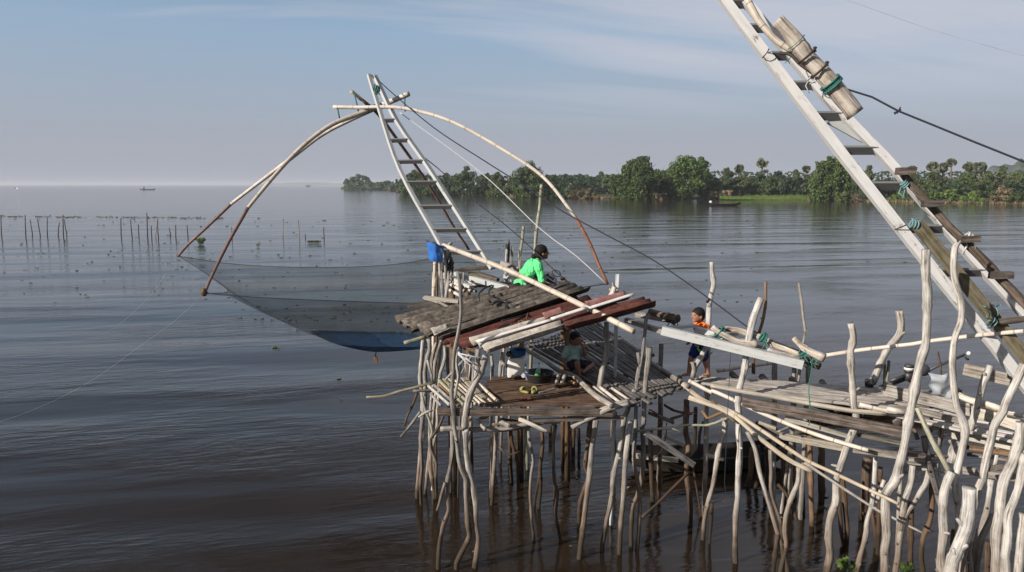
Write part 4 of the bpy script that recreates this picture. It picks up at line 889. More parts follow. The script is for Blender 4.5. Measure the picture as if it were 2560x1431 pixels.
def netp(u, v):
    i, j = u*NU, v*NU
    U0, U1, V0, V1 = at(eAD,u), at(eBC,u), at(eAB,v), at(eDC,v)
    c = U0*(1-v)+U1*v + V0*(1-u)+V1*u - (eAD[0]*(1-u)*(1-v)+eAD[-1]*u*(1-v)+eBC[0]*(1-u)*v+eBC[-1]*u*v)
    r = (abs(2*u-1)**5+abs(2*v-1)**5)**.2
    r = min(1, r); g = .42*(1-r**1.8)+.58*(1-r)
    c = c+(NC2-NCC)*(1-r*r); c.z += (NC.z-c.z)*g
    return c, r
bm1, bm2 = nb(), nb()
n = 96
for bmx, lo, hi in ((bm1, .29, 9), (bm2, -1, .34)):
    idx = {}
    for i in range(n):
        for j in range(n):
            cs = [(i,j),(i+1,j),(i+1,j+1),(i,j+1)]
            q = [netp(a/n, b/n) for a, b in cs]; r = sum(k[1] for k in q)/4
            if not (lo < r <= hi): continue
            vs = []
            for cidx, k in zip(cs, q):
                if cidx not in idx: idx[cidx] = bmx.verts.new(k[0] if bmx is bm1 else k[0]+V((0,0,-.015)))
                vs.append(idx[cidx])
            bmx.faces.new(vs)
mk('net_mesh', bm1, M_NET, net); mk('catch_bag', bm2, M_BAG, net)
bm = nb()
for e in (eAD, eBC, eAB, eDC): tube(bm, e, .007, 5)
mk('edge_rope', bm, M_ROPEB, net)
bm = nb(); tube(bm, [NC, P(938, 893, 14.2)], .012, 5); mk('weight_cord', bm, M_ROPEB, net)
bm = nb(); a = P(938, 892, 14.2); box(bm, a, a+V((.01,0,-.13)), .07, .06, V((1,0,0)), .002, .05); mk('brick_weight', bm, M_ORANGE, net, False)
bm = nb(); tube(bm, [P(505,735,DB), P(514,728,DB)], .05, 8, .3); tube(bm, [P(510,722,DB), P(511,740,DB)], .035, 8, .3); mk('corner_knot', bm, M_BROWN, net)
# blue cloth on the lever end
bm = nb(); g = []
for i in range(13):
    row = []
    for j in range(11):
        u, v = i/12, j/10; x = 1067+u*44*(1-.25*v); y = 603+u*12+v*(47-u*6)
        p = P(x+6*v, y, 11.75)
        row.append(bm.verts.new(p+V((0, -.09*math.sin(u*3.14)*(1-.3*v)+.03*mnoise.noise(V((u*5,v*3,1))), .01*mnoise.noise(V((u*7,v*2,4)))))))
    g.append(row)
for i in range(12):
    for j in range(10): bm.faces.new((g[i][j], g[i+1][j], g[i+1][j+1], g[i][j+1]))
o = mk('blue_cloth', bm, M_BUCK, None, True, 'blue net cloth hanging from a dark rim at the left end of the bamboo lever', 'cloth')
bm = nb(); tube(bm, [P(1066,603,11.75), P(1085,607,11.66), P(1105,620,11.72)], .014, 6); mk('rim', bm, M_METD, o)
bm = nb()
for k in range(26):
    x, y = 1108+rng.random()*20, 628+rng.random()*36; a = P(x, y, 11.95)
    tube(bm, [a, a+V((rng.uniform(-.05,.05), rng.uniform(-.04,.04), -.1)), a+V((rng.uniform(-.06,.06), 0, -.22))], .016, 5)
mk('dark_netting', bm, M_ROPEB, label='bunch of black netting hanging beside the blue cloth', cat='netting')
# ------------------------------------------------------------------ ropes
def rope(t, w, D0, D1, mat, label, name='rope', sag=0.0):
    px = tr(t); s = arclen(px); pts = [P(x,y,D0+(D1-D0)*q)-V((0,0,sag*math.sin(3.1416*q))) for (x,y),q in zip(px,s)]
    p_, r_ = spline(pts, [w/2*mpp((D0+D1)/2)]*len(pts), .25); bm = nb(); tube(bm, p_, r_, 6)
    return mk(name, bm, mat, None, True, label, 'rope')
rope('z 937,192 975,228 1085,320 1210,402 1318,470 1405,528 1520,590 1640,655 1780,752 1895,835 2005,880', 3.2, 14.1, 9.2, M_ROPED, 'long dark rope from the tip of the small ladder mast to the tied logs')
rope('z 1000,282 1200,430 1350,572 1440,640 1522,716', 2.4, 14.1, 12.0, M_ROPEW, 'white rope from the mast top to the right corner of the lift net')
rope('q 1190,1100 1260,1190 1500,1380 z 1170,490 1260,560 1330,622 1395,685 1415,700 1440,728', 2.8, 13.8, 11.3, M_ROPED, 'dark knotted rope running past the woman down to the roof')
bm = nb(); pts = [P(1391,684,11.6)+V((.07*math.cos(a)*1.0, 0, .07*math.sin(a)*.7-.02*math.cos(a))) for a in [k*.7 for k in range(10)]]; tube(bm, pts, .008, 5)
ell(bm, P(1407,697,11.5), (.04,.04,.03)); mk('rope_loop', bm, M_ROPED, label='knotted loop in the dark rope right of the woman', cat='rope')
rope('z 415,682 380,735 330,785 270,830 200,853 130,858 60,852 -40,840', .55, 13.0, 11.0, M_ROPEW, 'thin white line curving left over the water from the net')
rope('z 506,738 440,800 330,880 240,945 130,1005 30,1045 -40,1068', .6, 12.0, 9.5, M_ROPEW, 'thin white line running down left from the net\'s near corner')
rope('z 2078,200 2112,222 2180,243 2246,278 2330,312 2440,357 2560,405 2640,440 2960,590', 5, 8.6, 7.2, M_ROPED, 'dark cable stretching right from the heavy bleached log')
bm = nb(); a = P(2246,278,8.35)
for k in range(5): d = V((rng.uniform(-1,1), rng.uniform(-.3,.3), rng.uniform(-1,1))).normalized()*.05; tube(bm, [a-d*.6, a+d], .008, 5)
mk('wire_knot', bm, M_ROPED, label='twisted wire knot on the dark cable against the sky', cat='knot')
rope('z 2095,-8 2200,30 2330,75 2540,135 2600,150', .5, 11, 10, M_GREY, 'hair thin line across the sky in the upper right')
rope('k 1000,235 1200,350 1400,455', 1.2, 11.5, 10.5, M_ROPED, 'thin dark line behind the roof\'s gnarled stump')
rope('f 1180,75 1265,200 1280,300 1245,480 1235,600 1250,800 1255,960 1235,1045', 2.6, 9.05, 9.0, M_ROPEG, 'thin green cord dangling from the counterweight past the boardwalk')
rope('f 240,120 225,300 215,600 200,850 180,1100 170,1431', 1.5, 9.4, 9.4, M_ROPED, 'thin grey cord hanging beside the tall stout white post')
rope('b 1390,140 1380,400 1365,690 1375,760 1340,830', 1.6, 9.6, 9.5, M_ROPED, 'loose grey string hanging towards the water under the bamboo floor')
rope('b 885,190 880,300 840,430 780,490 720,460 670,400', 2.6, 9.9, 9.8, M_ROPED, 'sagging grey cord loop between the stilts under the bamboo floor')
rope('z 2500,820 2500,822', 1, 9, 9, M_ROPEW, 'x') if False else None
def windings(t, r, D, mat, label, turns=3, thick=.012, name='rope_lashing', tail=0):
    """cord wound round the stick that runs between the two traced points"""
    px = tr(t); r *= .72; thick *= .72; a, b = P(*px[0], D), P(*px[1], D); ax = (b-a).normalized(); T = V((0,1,0)); n1 = ax.cross(T).normalized(); n2 = ax.cross(n1)
    pts = []
    for k in range(turns*10+1):
        q = k/(turns*10); an = q*turns*6.2832; rr = r*(1+.08*math.sin(q*17))
        pts.append(a.lerp(b, q)+n1*math.cos(an)*rr+n2*math.sin(an)*rr)
    bm = nb(); tube(bm, pts, thick, 5)
    for k in range(tail):
        p = pts[rng.randrange(len(pts))]; tube(bm, [p, p+V((rng.uniform(-.05,.05), -.03, -.08)), p+V((rng.uniform(-.1,.1), -.05, -.17))], thick*.8, 5)
    return mk(name, bm, mat, None, True, label, 'lashing')
windings('l 1000,545 1050,590', .10, 9.75, M_ROPEG, 'green rope binding the forked bleached log', 4, .014, tail=1)
windings('l 1550,620 1600,650', .085, 9.5, M_ROPEG, 'green rope round the middle of the counterweight logs', 4, .014, tail=2)
windings('l 2080,790 2130,830', .10, 9.15, M_ROPEG, 'green rope at the end of the lever beside the pointed branch', 4, .014, tail=2)
windings('l 2230,900 2280,930', .11, 9.05, M_ROPEG, 'green rope round the log under the lever\'s end', 2, .01)
windings('l 340,370 400,390', .09, 10.25, M_ROPED, 'grey cord round the dark charred log', 3, .012, tail=1)
windings('l 420,400 470,420', .10, 10.2, M_ROPED, 'second grey cord wound round the dark charred log', 2, .012, tail=1)
windings('m 1000,500 1012,515', .15, 8.67, M_ROPEG, 'thin green wire round the upper part of the heavy bleached log', 1, .006)
windings('m 1125,650 1150,682', .155, 8.64, M_BAND, 'upper dark brown strap round the heavy bleached log', 1, .02)
windings('m 1270,825 1296,857', .155, 8.6, M_BAND, 'lower dark brown strap round the heavy bleached log', 1, .02)
windings('m 1400,975 1450,1035', .16, 8.565, M_ROPEG, 'green rope round the lower part of the heavy bleached log', 4, .016, tail=1)
windings('m 630,630 660,660', .08, 9.3, M_ROPEB, 'black strap round the big ladder\'s left rail', 1, .01)
windings('m 560,275 580,290', .055, 9.2, M_ROPEB, 'black strap round the bamboo pole at the ladder top', 1, .007)
windings('m 920,560 950,580', .055, 9.1, M_ROPEG, 'green cord at the lower end of the pale bamboo pole on the ladder', 2, .008, tail=2)
windings('m 1160,900 1230,990', .07, 9.05, M_ROPEW, 'white cord round the right rail of the big ladder', 2, .01, tail=1)
rope('m 800,640 900,640 960,670 1040,760 1080,790 1190,870 1240,900 1340,950', 8, 9.0, 8.7, M_BAND, 'dark strap running along between the two strapped logs', 'strap')
windings('n 880,690 930,740', .06, 8.75, M_ROPET, 'pale teal rope tying the dark log under its topmost cleat', 3, .012, tail=2)
windings('n 960,1150 1060,1180', .07, 8.75, M_ROPET, 'pale teal rope round the top end of the mossy plank', 3, .012)
rope('n 790,1228 850,1205 920,1175', 3, 8.85, 8.75, M_ROPED, 'grey cord from the mossy plank to the ladder\'s left rail')
windings('n 1590,1290 1640,1330', .065, 8.45, M_ROPEW, 'white cord tying the dark cleat to the forked post', 4, .011, tail=3)
windings('e 1090,600 1240,590', .10, 8.42, M_ROPET, 'teal rope round the mossy plank above the dark crosspiece', 2, .009)
windings('e 1140,670 1180,720', .085, 8.35, M_ROPET, 'teal rope tying the dark crosspiece to the mossy plank', 2, .009)
windings('k 2085,360 2110,380', .04, 10.5, M_ROPEB, 'dark knot where the long rope passes the tall grey white post', 2, .014)
windings('q 690,350 760,380', .07, 14.05, M_ROPEG, 'dark green rope wound round the tip of the small ladder mast', 3, .02, tail=3)
bm = nb()
for a, b in (((945,1040),(1340,1110)),((945,1045),(1180,1190)),((945,1050),(1250,1320)),((1035,1105),(1045,1300)),((1100,1180),(1085,1370)),((950,1020),(1050,1110)),((1040,1100),(1200,1200))):
    (x0,y0),(x1,y1) = tr('i %d,%d %d,%d' % (a+b)); tube(bm, [P(x0,y0,9.2), P((x0+x1)/2,(y0+y1)/2,9.2)-V((0,0,.01)), P(x1,y1,9.25)], .009, 5)
mk('white_strings', bm, M_ROPEW, label='web of white strings tied between the crooked post and the thick forked post', cat='string')
# ------------------------------------------------------------------ small things on the hut floor
jc = thing('jerry_can', W(1290, 950, ZF), 'white plastic jerry can standing on the hut floor', 'jerry can')
bm = nb(); o0 = W(1291, 950, ZF); jw, jh, jd = .135, .30, .08
pr = [(-1,.03),(-1.02,.12),(-1,.8),(-.86,.95),(-.5,1.0),(.5,1.0),(.88,.95),(1,.82),(1.02,.12),(1,.02),(.85,-.02),(.62,.0),(.5,.12),(-.45,.14),(-.56,.02),(-.8,-.02)]
fa = [bm.verts.new(o0+V((x*jw, -jd, .05+z*jh))) for x, z in pr]; ba = [bm.verts.new(o0+V((x*jw+.03, jd, .05+z*jh))) for x, z in pr]
for i in range(len(pr)):
    k = (i+1) % len(pr); bm.faces.new((fa[i], fa[k], ba[k], ba[i]))
bm.faces.new(fa[::-1]); bm.faces.new(ba)
bmesh.ops.recalc_face_normals(bm, faces=bm.faces)
can = mk('can_body', bm, M_PLASW, jc); bv = can.modifiers.new('bev', 'BEVEL'); bv.width = .025; bv.segments = 4; bv.limit_method = 'NONE'
bm = nb(); lathe(bm, o0+V((-.07,0,.345)), [(.03,0),(.03,.05),(.026,.055)], 12); mk('neck', bm, M_PLASW, jc)
bm = nb(); lathe(bm, o0+V((.02,.02,.36)), [(.06,0),(.115,.02),(.125,.1),(.135,.105),(.12,.1),(.1,.03)], 22); mk('blue_basin', bm, M_PLASB, label='small blue basin set on top of the white jerry can', cat='basin')
bm = nb(); ell(bm, o0+V((-.09,-.02,.4)), (.07,.06,.05)); ell(bm, o0+V((-.05,-.04,.37)), (.05,.05,.04)); mk('black_bag', bm, M_PLASK, label='crumpled black bag on the left of the jerry can top', cat='bag')
tb = W(1347, 957, ZF)
bm = nb(); lathe(bm, tb, [(.02,.005),(.15,.005),(.16,.01),(.205,.14),(.225,.15),(.23,.162),(.215,.165),(.2,.15),(.152,.02),(.02,.02)], 32); mk('black_tub', bm, M_PLASK, label='round black plastic tub holding bottles on the hut floor', cat='tub')
def bottle(c, s, lb, cap, lab, tilt=0):
    t = thing('bottle', c, lb, 'bottle'); Rm = Matrix.Rotation(tilt, 3, 'Y')
    bm = nb(); lathe(bm, c, [(.02*s,0),(.034*s,.01*s),(.035*s,.12*s),(.033*s,.14*s),(.026*s,.18*s),(.013*s,.21*s),(.012*s,.235*s)], 16, Rm); mk('bottle_body', bm, M_PET, t)
    bm = nb(); lathe(bm, c+Rm@V((0,0,.055*s)), [(.0355*s,0),(.0365*s,.005),(.0365*s,.06*s),(.0355*s,.065*s)], 16, Rm); mk('bottle_label', bm, lab, t)
    bm = nb(); lathe(bm, c+Rm@V((0,0,.235*s)), [(.014*s,0),(.014*s,.015*s)], 12, Rm); mk('bottle_cap', bm, cap, t)
M_LABG = flat('green_label', (.05,.4,.08), .5); M_LABB = flat('blue_label', (.03,.12,.5), .5)
bottle(tb+V((-.03,-.05,.05)), 1.05, 'clear bottle with green label standing in the black tub', M_LABG, M_LABG, .12)
bottle(tb+V((-.16,.0,.04)), .95, 'clear bottle with blue label leaning at the tub\'s left rim', M_LABB, M_LABB, -.15)
bm = nb(); p = tb+V((-.05,-.11,.10)); ell(bm, p, (.045,.03,.045)); ell(bm, p+V((.03,.01,-.03)), (.04,.03,.04)); mk('white_pouch', bm, M_PLASW, label='small white pouch in front of the green labelled bottle', cat='pouch')
def sandal(px, py, rot, lb):
    c = W(px, py, ZF+.02); t = thing('sandal', c, lb, 'sandal'); Rm = Matrix.Rotation(rot, 3, 'Z')
    bm = nb(); lathe(bm, c, [(.02,0),(1,0),(1.04,.012),(1,.025),(.02,.025)], 18)
    for v in bm.verts:
        d = v.co-c; v.co = c+Rm@V((d.x*.085, d.y*(.034+.008*(d.x > 0)), d.z))
    mk('sole', bm, M_YEL, t)
    bm = nb(); tube(bm, [c+Rm@V((.03+.025*0, .038*math.cos(a), .02+.05*math.sin(a))) for a in [k*.3927 for k in range(9)]], .014, 6); tube(bm, [c+Rm@V((.055, .036*math.cos(a), .02+.04*math.sin(a))) for a in [k*.3927 for k in range(9)]], .016, 6)
    mk('strap', bm, M_YEL, t)
sandal(1312, 981, 2.2, 'yellow green sandal lying left of its mate on the hut floor'); sandal(1335, 981, 1.3, 'yellow green sandal on the right showing its dark inside')
bm = nb(); c = W(1309, 999, ZF+.02)
for k in range(14): ell(bm, c+V((rng.uniform(-.08,.08), rng.uniform(-.04,.04), rng.uniform(0,.03))), (.03,.022,.016), None, 8, 6)
mk('food_packet', bm, M_FOOD, label='orange and pink packet of food lying in front of the sandals', cat='packet')
bm = nb(); box(bm, W(1345,983,ZF+.015), W(1388,972,ZF+.015), .05, .02, V((0,1,0)), .004); mk('flat_stick', bm, M_GREY, None, False, 'flat grey stick lying right of the sandals', 'stick')
# ------------------------------------------------------------------ people
def capsule(bm, a, ra, b, rb, seg=14):
    d = b-a; L = max(d.length, 1e-5); z = d/L; q = V((0,0,1)).rotation_difference(z).to_matrix()
    prof = [(max(.0005, ra*math.cos(t)), -ra*math.sin(-t)) for t in []]
    pr = []
    for k in range(6): t = -math.pi/2+k*math.pi/12; pr.append((max(.0004, ra*math.cos(t)), ra*math.sin(t)))
    pr += [(ra, 0), (rb, L)]
    for k in range(1, 7): t = k*math.pi/12; pr.append((max(.0004, rb*math.cos(t)), L+rb*math.sin(t)))
    lathe(bm, a, pr, seg, q)
class Body:
    def __init__(s, origin, fwd, scale=1.0):
        s.o = origin; s.f = V((fwd[0], fwd[1], 0)).normalized(); s.s = V((0,0,1)).cross(s.f); s.k = scale
    def p(s, q): return s.o+(s.f*q[0]+s.s*q[1]+V((0,0,q[2])))*s.k
    def rot(s): return Matrix((s.f, s.s, V((0,0,1)))).transposed()
    def build(s, name, prims, mat, voxel, parent=None, smooth=4, label=None, cat=None):
        bm = nb()
        for pr in prims:
            if pr[0] == 'c':
                for (a, ra), (b, rb) in zip(pr[1], pr[1][1:]): capsule(bm, s.p(a), ra*s.k, s.p(b), rb*s.k)
            else:
                rt = s.rot()
                if len(pr) > 3: rt = rt @ Matrix.Rotation(pr[3], 3, 'Y')
                ell(bm, s.p(pr[1]), [k*s.k for k in pr[2]], rt, 20, 14)
        bmesh.ops.recalc_face_normals(bm, faces=bm.faces)
        o = mk(name, bm, mat, parent, True, label, cat)
        m = o.modifiers.new('join', 'REMESH'); m.mode = 'VOXEL'; m.voxel_size = voxel; m.use_smooth_shade = True
        m = o.modifiers.new('soft', 'SMOOTH'); m.factor = .5; m.iterations = smooth
        if mat in (M_GREENS, M_ORANGES, M_MINT, M_BLUES, M_DARKC):               # creases in the cloth
            tx = bpy.data.textures.get('folds') or bpy.data.textures.new('folds', 'CLOUDS'); tx.noise_scale = .07; tx.noise_depth = 2
            m = o.modifiers.new('creases', 'DISPLACE'); m.texture = tx; m.strength = .03; m.mid_level = .5; m.texture_coords = 'LOCAL'
        return o
def hand(wrist, d, side, k=1.0, curl=.35):
    """palm, four unequal curled fingers and a thumb, in the body's own axes"""
    d = V(d).normalized(); side = V(side); side = (side-d*side.dot(d)).normalized(); n = d.cross(side); w = V(wrist); out = []
    T_ = lambda v: tuple(v)
    out.append(('c', [(T_(w), .016*k), (T_(w+d*.03*k), .018*k)]))
    for i in range(4):
        b = w+d*.042*k+side*((i-1.5)*.0135*k); L = (.030, .036, .033, .025)[i]*k
        m_ = b+d*L*.55+n*L*curl*.3; e = m_+d*L*.4+n*L*curl
        out.append(('c', [(T_(w+d*.015*k+side*((i-1.5)*.010*k)), .0095*k), (T_(b), .0085*k), (T_(m_), .0075*k), (T_(e), .006*k)]))
    tb_ = w+d*.012*k-side*.02*k
    out.append(('c', [(T_(w+d*.006*k-side*.01*k), .0095*k), (T_(tb_+d*.012*k-side*.008*k), .0085*k), (T_(tb_+d*.034*k-side*.010*k+n*.006*k), .007*k)]))
    return out
def head(c, k, tilt=0.0):
    x, y, z = c
    return [('e', (x,y,z), (.088*k,.075*k,.098*k), tilt), ('e', (x+.028*k,y,z-.048*k), (.056*k,.052*k,.05*k)), ('e', (x+.05*k,y,z-.02*k), (.04*k,.055*k,.05*k)),
      ('c', [((x+.083*k,y,z+.012*k), .008*k), ((x+.098*k,y,z-.018*k), .013*k)]), ('e', (x+.088*k,y+.011*k,z-.021*k), (.009*k,.008*k,.007*k)), ('e', (x+.088*k,y-.011*k,z-.021*k), (.009*k,.008*k,.007*k)),
      ('e', (x+.078*k,y,z-.05*k), (.011*k,.022*k,.006*k)), ('e', (x+.077*k,y,z-.06*k), (.011*k,.019*k,.006*k)), ('e', (x+.07*k,y,z-.083*k), (.016*k,.02*k,.014*k)),
      ('e', (x-.002*k,y+.076*k,z-.018*k), (.017*k,.009*k,.026*k)), ('e', (x-.002*k,y-.076*k,z-.018*k), (.017*k,.009*k,.026*k)),
      ('e', (x+.076*k,y+.03*k,z+.018*k), (.012*k,.022*k,.008*k)), ('e', (x+.076*k,y-.03*k,z+.018*k), (.012*k,.022*k,.008*k))]
def eyes(B, body, c, k):
    x, y, z = c
    for s in (1, -1): B.build('eye', [('e', (x+.083*k, y+.03*k*s, z), (.006*k,.013*k,.007*k))], M_EYE, .003, body, 1)
# boy in orange, walking to the left along the boardwalk
B = Body(W(1747, 940, 2.33), (-.93, -.36), 1.0)
hc = (.05, 0, .905)
prims = head(hc, 1.05) + [('c', [((.02,0,.83), .037), ((-.005,0,.77), .04)]), ('e', (-.01,0,.69), (.07,.10,.11)), ('e', (.005,0,.57), (.076,.09,.1)), ('e', (-.005,0,.47), (.074,.092,.075)),
  ('c', [((-.005,.08,.755), .036), ((-.01,.125,.735), .036), ((-.005,.155,.60), .027), ((.0,.157,.58), .027), ((.11,.15,.525), .020)]),
  ('c', [((-.005,-.08,.755), .036), ((-.01,-.125,.735), .036), ((-.05,-.15,.60), .027), ((.05,-.16,.50), .020)]),
  ('c', [((.0,-.05,.44), .066), ((.10,-.055,.26), .044), ((.11,-.055,.24), .043), ((.115,-.055,.17), .04), ((.14,-.055,.055), .027)]),
  ('c', [((.135,-.055,.03), .028), ((.19,-.056,.022), .026), ((.245,-.056,.016), .018)]),
  ('c', [((-.01,.05,.44), .066), ((-.045,.055,.26), .044), ((-.055,.055,.24), .043), ((-.085,.055,.17), .04), ((-.125,.055,.05), .027)]),
  ('c', [((-.135,.055,.026), .028), ((-.08,.056,.02), .026), ((-.03,.056,.014), .018)])]
prims += hand((.118,.15,.522), (1,0,-.35), (0,0,1)) + hand((.055,-.16,.495), (.7,0,-.7), (0,.3,1))
boy = B.build('person', prims, M_SKIN2, .0055, None, 3, 'small boy in an orange shirt and navy shorts walking left along the boardwalk', 'person')
B.build('hair', [('e', (hc[0]-.012,0,hc[2]+.022), (.098,.087,.095)), ('e', (hc[0]-.045,0,hc[2]-.02), (.06,.075,.07))], M_HAIR, .006, boy, 2)
eyes(B, boy, hc, 1.05)
B.build('shirt', [('e', (-.01,0,.695), (.083,.113,.115)), ('e', (.005,0,.58), (.09,.105,.11)), ('e', (0,0,.52), (.087,.105,.08)), ('c', [((-.005,.06,.765), .043), ((-.01,.125,.74), .046), ((-.006,.145,.665), .045)]), ('c', [((-.005,-.06,.765), .043), ((-.01,-.125,.74), .046), ((-.03,-.14,.665), .045)]), ('c', [((.0,0,.79), .042), ((-.003,0,.765), .05)])], M_ORANGES, .006, boy, 4)
sh = B.build('shorts', [('e', (0,0,.47), (.09,.107,.075)), ('c', [((.0,-.05,.44), .078), ((.07,-.056,.315), .072)]), ('c', [((-.01,.05,.44), .078), ((-.035,.056,.30), .072)])], M_BLUES, .006, boy, 4)
B.build('green_trim', [('e', (.005,0,.515), (.091,.109,.012)), ('c', [((.075,.075,.49), .012), ((.085,.07,.43), .012), ((.07,.10,.39), .012), ((.05,.115,.40), .01)])], M_LIME, .005, sh, 2)
# woman in bright green, seated behind the roof and leaning forward to the right
B = Body(P(1308, 718, 12.0), (.97, .2), 1.05)
hc = (.30, 0, .535)
prims = head(hc, 1.08, .15) + [('c', [((.265,0,.46), .05), ((.21,0,.40), .055)]), ('e', (.13,0,.29), (.105,.155,.14), .5), ('e', (.05,0,.17), (.11,.145,.13), .3), ('e', (0,0,.06), (.13,.165,.11)),
  ('c', [((.2,-.11,.37), .052), ((.2,-.175,.35), .05), ((.26,-.21,.12), .038), ((.27,-.2,.10), .037), ((.40,-.12,.04), .027)]),
  ('c', [((.2,.11,.37), .052), ((.2,.175,.35), .05), ((.27,.2,.12), .038), ((.40,.12,.06), .027)]),
  ('c', [((.02,-.09,.06), .085), ((.40,-.11,.10), .06), ((.41,-.11,.09), .058), ((.42,-.11,-.27), .04)]), ('c', [((.42,-.11,-.3), .036), ((.54,-.11,-.32), .026)]),
  ('c', [((.02,.09,.06), .085), ((.40,.11,.10), .06), ((.41,.11,.09), .058), ((.42,.11,-.27), .04)]), ('c', [((.42,.11,-.3), .036), ((.54,.11,-.32), .026)])]
prims += hand((.405,-.115,.04), (1,.3,-.2), (0,.4,1), 1.5) + hand((.405,.115,.06), (1,-.3,-.2), (0,-.4,1), 1.5)
wo = B.build('person', prims, M_SKIN, .008, None, 3, 'woman in a bright green shirt leaning forward behind the roof', 'person')
B.build('hair', [('e', (hc[0]-.018,0,hc[2]+.03), (.107,.094,.1)), ('e', (hc[0]-.05,0,hc[2]-.025), (.075,.086,.085)), ('e', (hc[0]-.125,0,hc[2]-.06), (.048,.05,.045))], M_HAIR, .007, wo, 2)
eyes(B, wo, hc, 1.08)
B.build('shirt', [('e', (.13,0,.29), (.125,.178,.155), .5), ('e', (.05,0,.17), (.128,.168,.14), .3), ('e', (0,0,.06), (.15,.185,.1)), ('e', (-.03,0,.02), (.135,.18,.06)),
   ('c', [((.19,-.09,.385), .062), ((.2,-.175,.355), .066), ((.25,-.205,.15), .06), ((.255,-.207,.11), .06)]), ('c', [((.19,.09,.385), .062), ((.2,.175,.355), .066), ((.255,.2,.12), .06)]), ('c', [((.22,0,.415), .06), ((.19,0,.38), .09)])], M_GREENS, .008, wo, 4)
B.build('trousers', [('e', (0,0,.03), (.14,.172,.1)), ('c', [((.02,-.09,.06), .096), ((.40,-.11,.10), .075), ((.42,-.11,-.2), .06)]), ('c', [((.02,.09,.06), .096), ((.40,.11,.10), .075), ((.42,.11,-.2), .06)])], M_DARKC, .009, wo, 3)
# child sitting in the shade on the bamboo floor
B = Body(W(1432, 923, 2.34), (.55, -.83), 1.0)
hc = (.055, 0, .475)
prims = head(hc, 1.0) + [('c', [((.03,0,.405), .036), ((.01,0,.35), .04)]), ('e', (.005,0,.28), (.068,.1,.11)), ('e', (.0,0,.17), (.076,.095,.1)), ('e', (-.02,0,.07), (.085,.1,.07)),
  ('c', [((.01,.08,.335), .036), ((.01,.125,.32), .035), ((.09,.165,.22), .027), ((.10,.16,.22), .027), ((.135,.065,.385), .02)]),
  ('c', [((.01,-.08,.335), .036), ((.01,-.125,.32), .035), ((-.01,-.175,.18), .027), ((.06,-.17,.07), .02)]),
  ('c', [((.03,-.06,.075), .066), ((.22,-.10,.15), .046), ((.225,-.10,.14), .044), ((.245,-.06,-.06), .03)]), ('c', [((.25,-.06,-.09), .028), ((.34,-.06,-.11), .02)]),
  ('c', [((.03,.06,.075), .066), ((.17,.22,.07), .046), ((.18,.22,.06), .044), ((.24,.05,.025), .03)]), ('c', [((.245,.04,.02), .026), ((.27,-.02,.015), .018)])]
prims += hand((.132,.06,.388), (-.35,-.45,.8), (.6,.6,0), .95, .5) + hand((.065,-.17,.065), (.8,.1,-.45), (0,1,0), .95, .2)
ch = B.build('person', prims, M_SKIN, .0055, None, 3, 'child in a pale mint shirt sitting in shade, hand at the mouth', 'person')
B.build('hair', [('e', (hc[0]-.012,0,hc[2]+.022), (.095,.085,.093)), ('e', (hc[0]-.045,0,hc[2]-.02), (.06,.075,.07))], M_HAIR, .006, ch, 2)
eyes(B, ch, hc, 1.0)
B.build('shirt', [('e', (.005,0,.28), (.082,.114,.115)), ('e', (0,0,.17), (.095,.115,.11)), ('e', (0,0,.1), (.10,.125,.06)), ('c', [((.01,.06,.345), .042), ((.012,.125,.325), .047), ((.045,.148,.27), .047)]), ('c', [((.01,-.06,.345), .042), ((.01,-.128,.325), .048), ((-.002,-.16,.225), .05)])], M_MINT, .006, ch, 4)
B.build('shorts', [('e', (-.02,0,.065), (.095,.11,.07)), ('c', [((.03,-.06,.075), .077), ((.2,-.097,.143), .058)]), ('c', [((.03,.06,.075), .077), ((.15,.2,.072), .058)])], M_DARKC, .006, ch, 3)
# ------------------------------------------------------------------ boats
def hull(t, L, beam, h, c, ang, mat):
    bm = nb(); n = 16; secs = []
    ca, sa = math.cos(ang), math.sin(ang)
    for i in range(n+1):
        s = -1+2*i/n; w = beam*.5*max(.12, (1-abs(s)**3.0)); sh = h*(1+.7*abs(s)**3); bot = .05*h+.9*h*abs(s)**6
        row = []
        for (y, z) in ((-w, sh), (-w*.75, bot+.1*h), (0, bot-.1*h), (w*.75, bot+.1*h), (w, sh), (w*.9, sh), (w*.66, bot+.2*h), (0, bot+.05*h), (-w*.66, bot+.2*h), (-w*.9, sh)):
            x = s*L/2; row.append(bm.verts.new(c+V((x*ca-y*sa, x*sa+y*ca, z))))
        secs.append(row)
    for a, b in zip(secs, secs[1:]):
        for j in range(10): k = (j+1) % 10; bm.faces.new((a[j], a[k], b[k], b[j]))
    bm.faces.new(secs[0][::-1]); bm.faces.new(secs[-1]); bmesh.ops.recalc_face_normals(bm, faces=bm.faces)
    mk('hull', bm, mat, t, False)
def at_(c, ang, x, y, z): return c+V((x*math.cos(ang)-y*math.sin(ang), x*math.sin(ang)+y*math.cos(ang), z))
c = W(1810, 515, 0); t = thing('longtail_boat', c, 'low dark boat with a pale outboard at its left end before the far trees', 'boat'); hull(t, 8.2, 1.2, .5, c, .05, M_CANOE)
bm = nb(); ell(bm, at_(c,.05,-3.3,0,.95), (.35,.25,.3)); ell(bm, at_(c,.05,-3.2,0,.6), (.2,.2,.3)); mk('engine', bm, M_PLASW, t)
bm = nb(); ell(bm, at_(c,.05,2.8,0,.5), (.7,.35,.2)); mk('cargo', bm, M_BROWN, t)
c = W(369, 475.5, 0); t = thing('longtail_boat', c, 'tiny dark boat far out on the left near the horizon', 'boat'); hull(t, 15, 2.0, .8, c, .0, M_METD)
bm = nb(); ell(bm, c+V((-3.5,0,2.0)), (.8,.6,1.2)); mk('cargo', bm, M_METD, t)
